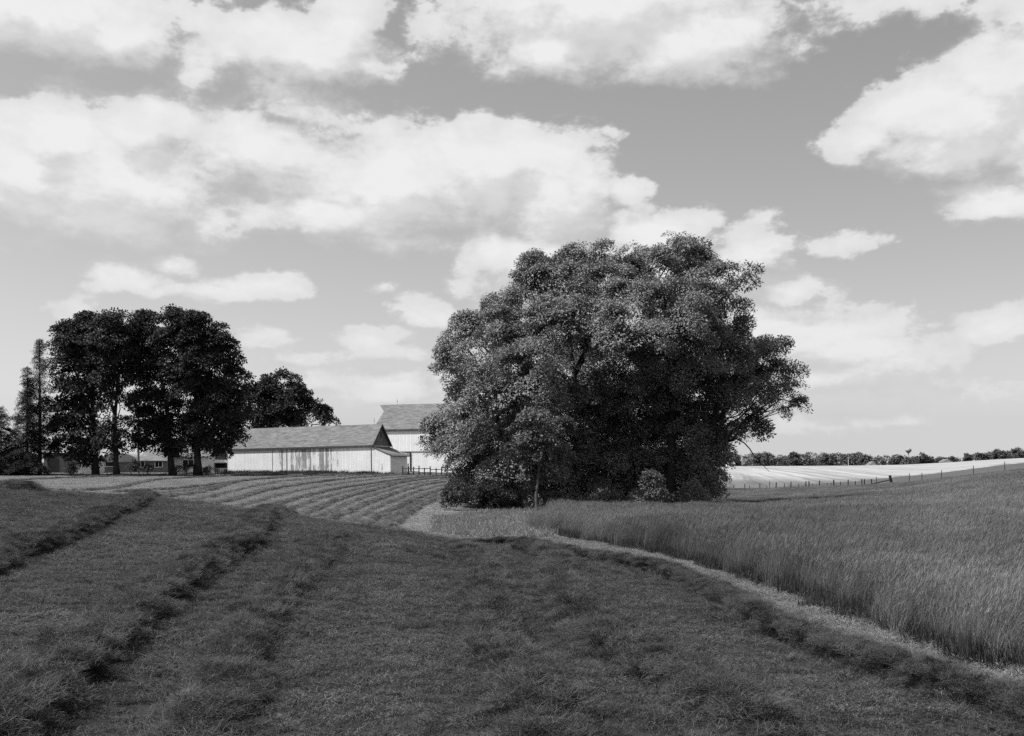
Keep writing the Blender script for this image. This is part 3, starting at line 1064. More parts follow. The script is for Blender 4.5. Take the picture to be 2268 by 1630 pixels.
def sprigs(k, n, rad, L, Wd, flat, rng):
    out = []
    for _ in range(k):
        d = rng.normal(0, 1, (n, 3))
        d[:, 2] = np.abs(d[:, 2]) * .9 - .25
        d /= np.linalg.norm(d, axis=1)[:, None]
        c = d * (rad * np.sqrt(rng.uniform(.08, 1, n)))[:, None] * [1, 1, flat]
        a = d * [1, 1, .5] + rng.normal(0, .5, (n, 3)) + [0, 0, -.15]
        a /= np.linalg.norm(a, axis=1)[:, None]
        nn = np.array([0, 0, .9]) + rng.normal(0, .45, (n, 3)) + d * .45
        sd_ = np.cross(nn, a)
        sd_ /= np.linalg.norm(sd_, axis=1)[:, None] + 1e-9
        up = np.cross(a, sd_)
        ll = (L * rng.uniform(.7, 1.3, n))[:, None]
        ww = (Wd * rng.uniform(.7, 1.3, n))[:, None]
        out.append(np.stack([c, c + a * ll * .45 + sd_ * ww * .5 + up * ll * .08, c + a * ll, c + a * ll * .45 - sd_ * ww * .5 + up * ll * .08], 1).reshape(-1, 3))
    return out


def plant_sprigs(pos, nrm, size, temps, rng):
    """copies of the sprig templates, turned to face nrm"""
    n = len(pos)
    w = nrm / (np.linalg.norm(nrm, axis=1)[:, None] + 1e-9)
    r = rng.normal(0, 1, (n, 3))
    u = np.cross(r, w)
    u /= np.linalg.norm(u, axis=1)[:, None] + 1e-9
    v = np.cross(w, u)
    B = np.stack([u, v, w], 1) * size[:, None, None]
    k = rng.integers(0, len(temps), n)
    vs = []
    for i, t in enumerate(temps):
        m = k == i
        if m.any():
            vs.append((np.einsum('pc,ncd->npd', t, B[m]) + pos[m][:, None]).reshape(-1, 3))
    V = np.concatenate(vs)
    return V, np.arange(len(V)).reshape(-1, 4)


def puff_points(puffs, dens, rng, fill=.18, clump=8):
    """sprig positions on the shells of the puffs; puff = (x, y, z, rx, ry, rz, thickness)"""
    P, Nn = [], []
    for (x, y, z, rx, ry, rz, th) in puffs:
        area = 4 * math.pi * ((rx * ry) ** 1.6 / 3 + (rx * rz) ** 1.6 / 3 + (ry * rz) ** 1.6 / 3) ** (1 / 1.6)
        n = max(6, int(area * dens * th))
        ns = max(4, int(n / clump))
        sub = rng.normal(0, 1, (ns, 3))
        sub /= np.linalg.norm(sub, axis=1)[:, None]
        k = rng.integers(0, ns, n)
        d = sub[k] + rng.normal(0, 1, (n, 3)) * min(.28, .40 / max(rx, .3))
        d /= np.linalg.norm(d, axis=1)[:, None]
        f = rng.normal(.93, .05, n) + rng.normal(0, .16, ns)[k]
        inner = rng.random(n) < fill
        f[inner] = rng.uniform(.2, .9, inner.sum())
        # uneven outline: lobes
        lob = 1 + .13 * np.sin(d[:, 0] * 5 + x) * np.sin(d[:, 2] * 6 + z) + .08 * np.sin(d[:, 1] * 9 + y)
        P.append(np.array([x, y, z]) + d * (f * lob)[:, None] * [rx, ry, rz])
        Nn.append(d * .8 + [0, 0, .75] + np.array([sd.x, sd.y, sd.z]) * .25)
    return np.concatenate(P), np.concatenate(Nn)


def wiggle(a, b_, n, amp, rng, sag=0.0):
    a, b_ = np.array(a, float), np.array(b_, float)
    t = np.linspace(0, 1, n)
    p = a + (b_ - a) * t[:, None]
    off = np.cumsum(rng.normal(0, amp, (n, 3)), 0)
    off -= off[0] + (off[-1] - off[0]) * t[:, None]
    p += off
    p[:, 2] += sag * np.sin(t * math.pi)
    return p


def tree(name, label, cat, base, top, trunk_r, puffs, temps, dens, leafmat, rng, group=None, size=(.75, 1.3), barkmat=None, fork=.35, twigs=5, fill=.14, clump=5):
    """trunk with limbs to every puff, and a crown of leaf sprigs"""
    barkmat = barkmat or M_BARK
    root = empty(name, base)
    tag(root, label, cat, group)
    mb = MB()
    base = np.array(base, float)
    top = np.array(top, float)
    tr = wiggle(base - [0, 0, .3], top, 9, trunk_r * .35, rng)
    rad = trunk_r * np.linspace(1, .25, 9)
    rad[0] *= 1.5
    rad[1] *= 1.05
    mb.tube(tr, rad, 9)
    for (x, y, z, rx, ry, rz, th) in puffs:
        c = np.array([x, y, z])
        hfrac = np.clip((z - base[2]) / max(top[2] - base[2], .1) * .72 - .08, fork, .95)
        s0 = base + (top - base) * hfrac
        s0 = tr[int(round(hfrac * 8))] if hfrac < 1 else tr[-1]
        ln = np.linalg.norm(c - s0)
        r0 = min(trunk_r * .5, .035 + .016 * ln)
        limb = wiggle(s0, c, 7, .05 * ln, rng, sag=.06 * ln)
        mb.tube(limb, np.linspace(r0, .025, 7), 5)
        for _ in range(twigs):
            d = rng.normal(0, 1, 3)
            d /= np.linalg.norm(d)
            d[2] = abs(d[2]) * .7
            st = limb[rng.integers(3, 7)]
            tw = wiggle(st, c + d * [rx, ry, rz] * .85, 4, .04 * max(rx, .3), rng)
            mb.tube(tw, [.028, .02, .014, .008], 3)
    mb.build('trunk', barkmat, root, smooth=True)
    P, Nn = puff_points(puffs, dens, rng, fill, clump)
    V, Fc = plant_sprigs(P, Nn, rng.uniform(*size, len(P)), temps, rng)
    link('crown', np_mesh('crown', V, Fc), leafmat, root)
    return root


def puffs_from(conv, dep, items, ry=1.0):
    """photo-drawn puffs (cx, cy, hw, hh [, depth offset [, thickness]]) -> metres"""
    out = []
    for it in items:
        cx, cy, hw, hh = it[:4]
        dd = dep + (it[4] if len(it) > 4 else 0.0)
        th = it[5] if len(it) > 5 else 1.0
        px, py, sc = conv(cx, cy)
        p = at(px, py, dd)
        rx, rz = hw * sc * dd / F, hh * sc * dd / F
        out.append((p.x, p.y, p.z, rx, (rx + rz) / 2 * ry, rz, th))
    return out


def z3(x, y):
    return 907 + .4006 * x, 508 + .4006 * y, .4006


def z1(x, y):
    return .2448 * x, 671 + .2448 * y, .2448


def z2(x, y):
    return 453.5 + .248 * x, 816.3 + .248 * y, .248


def on_ground(px, y, dz=0.0):
    x = (px - CX) / F * y
    return (x, y, gz(x, y) + dz)


def big_clump():
    rng = np.random.default_rng(21)
    T = sprigs(7, 104, .66, .15, .092, .55, rng)
    g = 'trees of the big clump'
    A = [(1440, 190, 240, 130, 1), (1600, 165, 125, 100, 0), (1240, 175, 95, 90, 2), (1090, 185, 75, 100, 2), (1400, 160, 90, 80, -1), (1640, 300, 190, 110, -1), (1500, 420, 260, 150, -4),
         (1240, 380, 240, 150, -3), (1680, 540, 180, 150, -1), (1540, 680, 240, 170, -3), (1290, 620, 250, 180, -5), (1050, 560, 190, 150, -4), (1860, 250, 45, 55, 0, .7), (1790, 330, 60, 70, 0, .6),
         (1400, 850, 260, 170, 1), (1180, 800, 220, 160, 0), (1640, 830, 160, 140, 1), (1520, 540, 150, 120, -6), (1180, 250, 150, 90, 0)]
    B = [(700, 175, 80, 60, 1), (930, 155, 95, 65, 1), (790, 290, 170, 90, 0), (950, 300, 180, 110, -1), (630, 275, 75, 50, 1, .8), (860, 220, 110, 80, 1), (860, 430, 200, 110, -3), (700, 180, 60, 40, 0),
         (1000, 200, 80, 70, 2), (640, 180, 30, 30, 1, .7)]
    Cc = [(520, 420, 110, 85, 1), (440, 400, 40, 40, 1, .8), (330, 550, 110, 90, 2), (340, 510, 55, 50, 2), (250, 600, 50, 50, 2), (300, 680, 130, 90, 1), (560, 560, 190, 140, -2), (780, 560, 220, 150, -4), (620, 400, 120, 80, 0),
          (190, 700, 35, 50, 1, .8), (240, 840, 120, 120, 1), (450, 760, 220, 160, -3), (700, 760, 220, 150, -6), (200, 1040, 110, 140, 0), (400, 980, 220, 170, -4), (600, 960, 170, 150, -5),
          (140, 1090, 55, 70, 0), (290, 1220, 150, 120, -2), (420, 1260, 170, 140, -4), (240, 1180, 120, 100, 0), (560, 1200, 140, 120, -4), (330, 1360, 130, 100, -2), (830, 900, 130, 100, -2, .8),
          (480, 1400, 140, 90, -2)]
    D = [(2020, 640, 95, 60, 2), (1900, 680, 130, 90, 1), (1850, 560, 60, 80, 2, .7), (1830, 440, 45, 60, 2, .6), (2070, 780, 95, 55, 1), (1920, 790, 160, 90, 0), (2080, 920, 100, 48, 1), (1960, 900, 120, 60, 0), (2160, 965, 30, 18, 1, .8),
         (2050, 1010, 35, 40, 1, .7), (1800, 880, 150, 90, -1), (1860, 990, 110, 60, 1, .7), (1950, 1080, 55, 60, 1, .8), (1890, 1090, 70, 45, 1, .8), (1740, 700, 150, 120, -2), (1740, 1080, 110, 80, 1, .9),
         (1690, 1230, 90, 110, 1), (1640, 1350, 100, 110, 0), (1620, 1440, 80, 70, 0), (1560, 1180, 130, 150, 1), (1720, 1170, 70, 60, 1, .7)]
    I_ = [(1000, 920, 200, 170, 3), (1250, 1000, 220, 200, 3), (1480, 1050, 200, 190, 3), (950, 1180, 200, 190, 3), (1180, 1250, 220, 200, 4), (1430, 1300, 220, 180, 3), (800, 1320, 200, 160, 2), (1050, 1400, 220, 120, 3), (1320, 1430, 200, 90, 3), (700, 1100, 200, 200, 3),
          (560, 1430, 180, 100, 2), (800, 950, 200, 180, 6), (1050, 1050, 220, 200, 7), (1350, 1100, 220, 200, 7), (1600, 1000, 170, 180, 5), (900, 1300, 230, 190, 6), (1250, 1330, 240, 170, 7), (1560, 1330, 170, 150, 4), (450, 1150, 190, 190, 4), (500, 1340, 190, 150, 4), (1650, 1200, 90, 160, 2), (1600, 1420, 110, 90, 1), (950, 720, 200, 150, 6), (1450, 800, 240, 170, 6), (300, 1470, 120, 80, 4), (420, 1490, 130, 70, 4), (760, 1440, 130, 100, 2), (640, 1450, 120, 90, 3), (860, 1440, 120, 90, 4)]
    dep = 79.0
    def tr(name, label, items, px, base_d, top, r, dens=1.75, **k):
        pf = [(p[0], p[1], p[2], p[3] * .98, p[4] * .98, p[5] * .98, p[6] * 1.0) for p in puffs_from(z3, dep, items)]
        tx, ty, _ = z3(*top)
        b_ = on_ground(px, base_d)
        t_ = at(tx, ty, base_d)
        return tree(name, label, 'tree', b_, tuple(t_), r, pf, T, dens, k.pop('leaf', M_LEAF), rng, g, **k)
    tr('shade_tree', 'tallest broad tree of the big clump, its crown the top right', A, 1480, 80, (1440, 300), .42)
    tr('shade_tree', 'tree of the big clump whose crown makes its upper left top', B, 1300, 82, (850, 330), .30)
    tr('shade_tree', 'low spreading tree on the left side of the big clump, beside the barn', Cc, 1110, 79, (480, 650), .32)
    d_ = tr('shade_tree', 'tree of the big clump with long limbs reaching out to the right', D, 1545, 79, (1750, 750), .34)
    tr('shade_tree', 'deeply shaded tree in the middle of the big clump', I_, 1380, 84, (1200, 900), .30, dens=1.35, fill=.6, clump=1.5)
    mb = MB()
    pts = [at(*z3(x, y)[:2], 78) for x, y in [(1690, 1090), (1780, 1145), (1850, 1180), (1880, 1212), (1905, 1250), (1950, 1300), (1990, 1340)]]
    mb.tube(pts, [.07, .055, .05, .045, .04, .03, .012], 5)
    mb.tube([pts[4], pts[4] + Vector((.25, .1, -.25))], [.02, .006], 3)
    db = mb.build('dead_branch', M_BARK, d_)
    db['label'] = 'bare dead branch hanging out to the right'
    # small tree standing in front of the clump
    T2 = sprigs(6, 40, .46, .19, .12, .45, rng)
    pf = puffs_from(z3, 67.5, [(720, 1040, 100, 60), (800, 1110, 100, 70, .5), (640, 1120, 100, 70), (560, 1190, 80, 60), (760, 1210, 130, 70), (650, 1250, 110, 60), (820, 1330, 90, 45), (720, 1340, 80, 50), (650, 1370, 50, 40), (840, 1080, 50, 50)])
    b_ = on_ground(1189, 66.5)
    tree('young_tree', 'small pale leaved tree with a slender trunk in front of the big clump', 'tree', b_, tuple(at(1192, 945, 67.5)), .13, pf, T2, 2.6, M_LEAF_YOUNG, rng, barkmat=M_BARK_PALE, size=(.7, 1.15), twigs=4)
    # bushes along the foot of the clump
    T3 = sprigs(5, 80, .5, .13, .085, .6, rng)

    def bush(name, label, items, d, px, lm=M_LEAF, dens=2.0, temps=T3):
        pf = puffs_from(z3, d, items)
        b_ = on_ground(px, d)
        tree(name, label, 'bush', b_, (b_[0], b_[1], max(p[2] for p in pf)), .05, pf, temps, dens, lm, rng, 'bushes at the foot of the big clump', twigs=2, fork=.15)
    bush('bush', 'leafy bush at the left foot of the big clump', [(300, 1440, 110, 80), (400, 1490, 120, 70), (280, 1510, 50, 40), (500, 1500, 90, 60)], 73, 1075, M_LEAF_DARK)
    bush('bush', 'bright leaved bush low on the right of the clump', [(1350, 1400, 35, 40), (1375, 1450, 40, 45), (1320, 1370, 30, 30), (1390, 1485, 30, 30)], 70.5, 1452, M_LEAF_YOUNG)
    bush('bush', 'dark bush at the right foot of the big clump', [(1600, 1450, 90, 60), (1480, 1470, 100, 50), (1650, 1410, 50, 50)], 76, 1545)
    bush('bush', 'low bush beside the slender trunk of the small tree', [(790, 1500, 80, 45), (900, 1490, 100, 55), (1010, 1490, 80, 35), (1150, 1480, 100, 40), (1280, 1480, 90, 45)], 75, 1290, M_LEAF)
    bush('bush', 'shaded bush left of the slender trunk', [(560, 1510, 90, 60), (640, 1490, 70, 70)], 74, 1145)


big_clump()


def conifer(name, label, px, d, top_py, r, rng, dens=1.0, lm=None, droop=.25, group='evergreens at the left edge', lo=.06):
    b_ = np.array(on_ground(px, d))
    h = EYE - (top_py - HZ) / F * d - b_[2]
    root = empty(name, tuple(b_))
    tag(root, label, 'tree', group)
    mb = MB()
    mb.tube([b_ - [0, 0, .3], b_ + [0, 0, h * .5], b_ + [0, 0, h]], [.028 * h * .6, .016 * h * .6, .02], 7)
    P, Nn = [], []
    nl = int(h / .42)
    for i in range(nl):
        f = lo + (1 - lo) * i / nl
        rr = r * (1 - f) ** .8 * rng.uniform(.75, 1.15) + .15
        for k in range(rng.integers(5, 8)):
            a = rng.uniform(0, 6.283)
            L = rr * rng.uniform(.65, 1.1)
            s0 = b_ + [0, 0, h * f]
            e = s0 + [math.cos(a) * L, math.sin(a) * L, -droop * L + .12]
            mb.tube([s0, (s0 + e) / 2 + [0, 0, .04 * L], e], [.03, .02, .008], 3)
            m = max(2, int(L * 3.2 * dens))
            for t in rng.uniform(.25, 1.0, m):
                P.append(s0 + (e - s0) * t + rng.normal(0, .06, 3))
                Nn.append([math.cos(a) * .5, math.sin(a) * .5, .8])
    mb.build('trunk', M_BARK, root)
    temps = sprigs(4, 26, .42, .26, .045, .35, rng)
    V, Fc = plant_sprigs(np.array(P), np.array(Nn), rng.uniform(.6, 1.2, len(P)), temps, rng)
    link('crown', np_mesh('crown', V, Fc), lm or M_NEEDLE, root)
    return root


def grove():
    rng = np.random.default_rng(33)
    T = sprigs(7, 56, .85, .26, .16, .36, rng)
    g = 'tall trees of the farmyard grove'
    t1 = [(560, 290, 110, 70), (690, 220, 120, 90), (780, 170, 90, 65), (840, 190, 60, 60), (620, 400, 150, 90), (780, 360, 150, 120), (520, 380, 70, 60, 0, .8), (560, 560, 120, 80, 0, .85), (700, 520, 150, 100), (640, 700, 170, 90, 0, .8), (850, 560, 110, 100, 0, .7), (600, 880, 160, 80, 0, .7),
          (780, 800, 130, 90, 0, .8), (540, 1000, 120, 60, 0, .6), (720, 960, 140, 80, 0, .8), (640, 1120, 150, 60, 0, .55), (800, 1130, 100, 70, 0, .6), (600, 1260, 150, 60, 0, .6), (760, 1270, 110, 70, 0, .9), (800, 1380, 80, 70, 0, 1.0), (480, 1330, 90, 50, 0, .5), (800, 1240, 120, 90, 0, .9), (720, 1390, 90, 60, 0, .9), (560, 1130, 130, 70, 0, .7)]
    t2 = [(1020, 150, 110, 70), (930, 230, 90, 80), (1090, 200, 80, 90), (980, 350, 140, 110), (1100, 340, 100, 110), (960, 520, 120, 100, 0, .9), (1080, 520, 120, 110, 0, .9), (900, 680, 110, 80, 0, .6), (1010, 700, 100, 60, 0, .7), (1140, 700, 90, 70, 0, .5), (960, 880, 100, 80, 0, .7), (1120, 870, 90, 60, 0, .5),
          (1000, 1080, 80, 60, 0, .5), (1140, 1080, 80, 60, 0, .4), (1130, 1240, 90, 45, 0, .5), (940, 1230, 80, 60, 0, .5), (1010, 1200, 110, 80, 0, .6), (1100, 1310, 110, 50, 0, .5)]
    t3 = [(1310, 150, 105, 75), (1240, 270, 80, 90), (1370, 280, 130, 110), (1260, 450, 110, 110), (1400, 480, 150, 120), (1240, 640, 110, 100, 0, .9), (1400, 660, 140, 100, 0, .7), (1280, 840, 130, 90, 0, .8), (1440, 830, 130, 100, 0, .7), (1250, 980, 100, 60, 0, .4), (1400, 1020, 150, 80, 0, .8), (1550, 1000, 120, 110, 0, .8),
          (1400, 1160, 140, 80, 0, .8), (1560, 1180, 120, 90, 0, .9), (1330, 1260, 110, 50, 0, .6), (1480, 1290, 130, 50, 0, .6), (1300, 1160, 130, 80, 0, .8), (1600, 1310, 120, 60, 0, .8)]
    t4 = [(1540, 125, 85, 70), (1660, 190, 150, 90), (1820, 160, 65, 75), (1750, 140, 60, 60), (1560, 330, 130, 110), (1740, 330, 170, 120), (1950, 260, 75, 75), (1990, 400, 130, 100), (1880, 340, 90, 90), (1620, 520, 170, 130), (1820, 520, 180, 140), (2060, 500, 100, 110, 0, .9), (1700, 700, 190, 150), (1930, 680, 170, 150), (2090, 660, 90, 110, 0, .8),
          (1780, 880, 200, 140), (2000, 860, 160, 140), (1870, 1060, 190, 130), (2060, 1040, 120, 120), (1680, 1130, 130, 90, 0, .8), (1960, 1200, 140, 90, 0, .8), (1780, 1240, 130, 60, 0, .7), (2040, 1270, 80, 50, 0, .6), (1920, 1330, 90, 35, 0, .5), (1800, 1300, 160, 60, 0, .8), (2000, 1330, 80, 45, 0, .7), (2120, 1180, 90, 90, 0, .9), (2150, 950, 90, 120, 0, .8)]
    for it, px, d, top, r, lb in ((t1, 212, 133, (820, 420), .38, 'grove tree farthest left of the four tall ones, trunk beside the white siding'),
                                  (t2, 259, 131, (1050, 430), .34, 'grove tree with the straight forked trunk in front of the grey arched barn'),
                                  (t3, 384, 134, (1420, 420), .40, 'third tall grove tree, thick trunk before the white house'),
                                  (t4, 438, 132, (1740, 420), .46, 'tall dense grove tree nearest the shed, thickest trunk')):
        pf = [(p[0], p[1], p[2], p[3] * 1.12, p[4] * 1.12, p[5] * 1.1, min(1.2, p[6] * 1.3)) for p in puffs_from(z1, d, it, 1.1)]
        b_ = on_ground(px, d)
        tx, ty, _ = z1(*top)
        tree('grove_tree', lb, 'tree', b_, tuple(at(tx, ty, d)), r, pf, T, 1.15, M_LEAF_DARK, rng, g, fork=.3, twigs=4, fill=.15, size=(.75, 1.35), clump=3.6)
    t5 = [(600, 130, 90, 90), (710, 110, 80, 70), (500, 190, 90, 70), (420, 170, 50, 50, 0, .7), (620, 270, 130, 100), (770, 210, 80, 70), (830, 180, 35, 45), (870, 290, 75, 55), (470, 330, 120, 100), (760, 370, 140, 90), (940, 390, 110, 70), (1010, 320, 35, 50), (900, 240, 40, 35), (1050, 410, 60, 55), (1110, 480, 50, 25), (600, 430, 160, 100), (420, 480, 150, 90), (850, 480, 160, 70), (360, 260, 70, 90, 0, .5), (390, 80, 40, 60, 0, .4)]
    pf = [(p[0], p[1], p[2], p[3] * 1.15, p[4] * 1.15, p[5] * 1.15, p[6]) for p in puffs_from(z2, 178, t5)]
    b_ = on_ground(640, 178)
    T5 = sprigs(6, 44, .95, .36, .22, .6, rng)
    tree('yard_tree', 'round leafy tree rising behind the shed roof', 'tree', b_, tuple(at(640, 880, 178)), .45, pf, T5, 1.0, M_LEAF_DARK, rng, twigs=4, clump=6)
    conifer('spruce', 'dense dark spruce beside the slender open conifer at the left', 60, 131, 812, 3.0, rng, 1.7)
    conifer('larch', 'slender open conifer with see-through branches beside the grove', 88, 134, 752, 3.5, rng, .75, droop=-.12, lo=.12)
    conifer('spruce', 'low dark evergreen cut off by the left edge of the picture', 2, 131, 900, 3.4, rng, 1.7)
    conifer('spruce', 'short wide evergreen between the left edge and the dense spruce', 34, 134, 948, 3.0, rng, 1.7)
    T3 = sprigs(5, 40, .4, .18, .12, .6, rng)
    for lb, it, px, d in (('rounded dark shrub at the foot of the left evergreens', [(300, 1490, 95, 45), (250, 1500, 50, 35)], 73, 129),
                          ('small spiky shrub in front of the grey garage', [(640, 1505, 50, 30), (660, 1475, 25, 25)], 157, 128),
                          ('round dark bush right of the straight forked trunk', [(1180, 1475, 62, 52)], 289, 128),
                          ('low bush in front of the grey house wall', [(1320, 1490, 45, 35), (1370, 1500, 40, 25)], 325, 130),
                          ('low clipped hedge between the two thick grove trunks', [(1650, 1495, 45, 28), (1720, 1493, 45, 28)], 413, 131),
                          ('small weed clump at the foot of the nearest grove trunk', [(1870, 1505, 30, 20), (1840, 1510, 30, 16)], 455, 131)):
        pf = puffs_from(z1, d, it)
        b_ = on_ground(px, d)
        tree('shrub', lb, 'bush', b_, (b_[0], b_[1], max(p[2] for p in pf)), .05, pf, T3, 2.4, M_LEAF_DARK, rng, 'shrubs round the farmyard', twigs=2, fork=.15)


grove()


def far_trees():
    rng = np.random.default_rng(44)
    T = sprigs(4, 16, 1.5, .95, .6, .7, rng)

    def crown_mesh(k):
        n = rng.integers(4, 7)
        pf = [(rng.normal(0, 2.0), rng.normal(0, 2.0), rng.uniform(3.5, 8.2), rng.uniform(2.0, 3.4), rng.uniform(2.0, 3.4), rng.uniform(1.8, 3.0), 1) for _ in range(n)]
        pf.append((0, 0, 3.0, 3.6, 3.6, 2.6, 1))
        P, Nn = puff_points(pf, .42, rng, .1)
        V, Fc = plant_sprigs(P, Nn, rng.uniform(.8, 1.3, len(P)), T, rng)
        return np_mesh('crown', V, Fc)
    crowns = [crown_mesh(k) for k in range(6)]
    for c in crowns:
        c.materials.append(M_FARLEAF)
    mb = MB()
    mb.tube([(0, 0, -1), (.1, 0, 2), (0, 0, 5.5)], [.35, .28, .12], 6)
    tm = mb.build('trunk', M_BARK)
    trunk = tm.data
    bpy.data.objects.remove(tm)

    def one(px, d, top_py, lb, k, wide=1.0, grp='trees along the far tree line'):
        b_ = on_ground(px, d)
        h = EYE - (top_py - HZ) / F * d - b_[2]
        root = empty('far_tree', b_)
        root.scale = (h / 10 * wide, h / 10 * wide, h / 10)
        root.rotation_euler[2] = rng.uniform(0, 6.28)
        tag(root, lb, 'tree', grp)
        link('crown', crowns[k], None, root, local=True)
        link('trunk', trunk, None, root, local=True)
    named = [(1625, 1006, 'far tree standing just above the small white house'), (1690, 1003, 'far tree behind the hanging dead branch'),
             (1765, 1004, 'far tree line crown between the dead branch and the roadside pole'), (1832, 1008, 'far tree just left of the thin pole'), (1915, 1004, 'tall far tree behind the left white gable'),
             (1980, 1010, 'far tree just left of the water tower'), (2043, 1003, 'broad far tree just right of the water tower'), (2083, 1012, 'low far tree left of the right white gable'),
             (2112, 1012, 'far tree just right of the right white gable'), (2142, 1006, 'small lone far tree in the gap of the tree line'), (2175, 1000, 'dark far tree right of the gap in the tree line'),
             (2215, 996, 'tall dark far tree close to the right edge'), (2252, 992, 'tallest far tree at the right edge')]
    for i, (px, tp, lb) in enumerate(named):
        one(px, 760 + rng.uniform(-25, 25), tp, lb, i % 6, 1.0)
    # the rest of the wood reads as one mass
    P, Nn, S = [], [], []
    px = 1470.0
    while px < 2640:
        px += rng.uniform(6, 20)
        if 2120 < px < 2158:
            continue
        d = 800 + rng.uniform(-25, 40)
        x = (px - CX) / F * d
        g0 = gz(x, d)
        tp = np.interp(px, [1480, 1600, 1700, 1900, 2000, 2080, 2120, 2180, 2268, 2600], [1008, 1007, 1006, 1005, 1009, 1014, 1013, 1002, 994, 985]) + rng.uniform(-3, 7)
        h = EYE - (tp - HZ) / F * d - g0
        wr = rng.uniform(3.5, 6.5)
        n = int(11 * wr)
        dd = rng.normal(0, 1, (n, 3))
        dd /= np.linalg.norm(dd, axis=1)[:, None]
        P.append(np.array([x, d, g0 + h * .5]) + dd * [wr, wr * .8, h * .5] * rng.uniform(.85, 1.03, (n, 1)))
        Nn.append(dd + [0, 0, .6])
    P, Nn = np.concatenate(P), np.concatenate(Nn)
    V, Fc = plant_sprigs(P, Nn, rng.uniform(.8, 1.4, len(P)), T, rng)
    tag(link('distant_wood', np_mesh('distant_wood', V, Fc), M_FARLEAF), 'dark distant wood along the horizon on the right', 'wood', kind='stuff')


far_trees()


# ------------------------------------------------------------------ farm buildings
M_SHED = mat_siding('shed_boards', 0.80, 0.13, -14.8, -4.2, .37)
M_LEAN = mat_siding('lean_to_boards', 0.78, 0.22, -2, 4, .14)
M_BARN = mat_siding('barn_boards', 0.78, 0.28, -60, 60, .06, .30)
M_RAW = mat_siding('bare_gable_boards', 0.13, 0.05, -60, 60, .25, .22)
M_ROOF = mat_shingle('wavy_shingles', 0.125)
M_ROOF2 = mat_shingle('barn_shingles', 0.12)
M_TRIM = mat('weathered_trim', 0.10, .9, vary=(3, .3))
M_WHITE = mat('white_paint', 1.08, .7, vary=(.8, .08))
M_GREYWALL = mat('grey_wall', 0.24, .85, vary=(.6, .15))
M_DARK = mat('dark_opening', 0.02, .9)
M_METAL = mat('dark_iron', 0.06, .6, spec=.4)
M_WOOD = mat('old_fence_wood', 0.045, .95, vary=(4, .4))
M_GLASS = mat('window_glass', 0.03, .08, spec=.6)
M_PALE = mat('pale_metal', 0.62, .5, spec=.4)


def gable_roof(mb, x0, x1, y0, y1, ze, zr, over_e, over_g, th):
    """two sloping slabs, ridge along x"""
    ym = (y0 + y1) / 2
    sl = (zr - ze) / (ym - y0)
    a, b_ = y0 - over_e, y1 + over_e
    za = ze - sl * over_e
    # thin closed section swept along x
    sec = [(a, za), (ym, zr), (b_, za), (b_, za + th), (ym, zr + th), (a, za + th)]
    n = len(sec)
    vs = [(x0 - over_g, p[0], p[1]) for p in sec] + [(x1 + over_g, p[0], p[1]) for p in sec]
    fs = [(i, (i + 1) % n, n + (i + 1) % n, n + i) for i in range(n)]
    fs += [(0, 1, 4, 5)[::-1], (1, 2, 3, 4)[::-1], (n + 0, n + 1, n + 4, n + 5), (n + 1, n + 2, n + 3, n + 4)]
    mb.add(vs, fs)


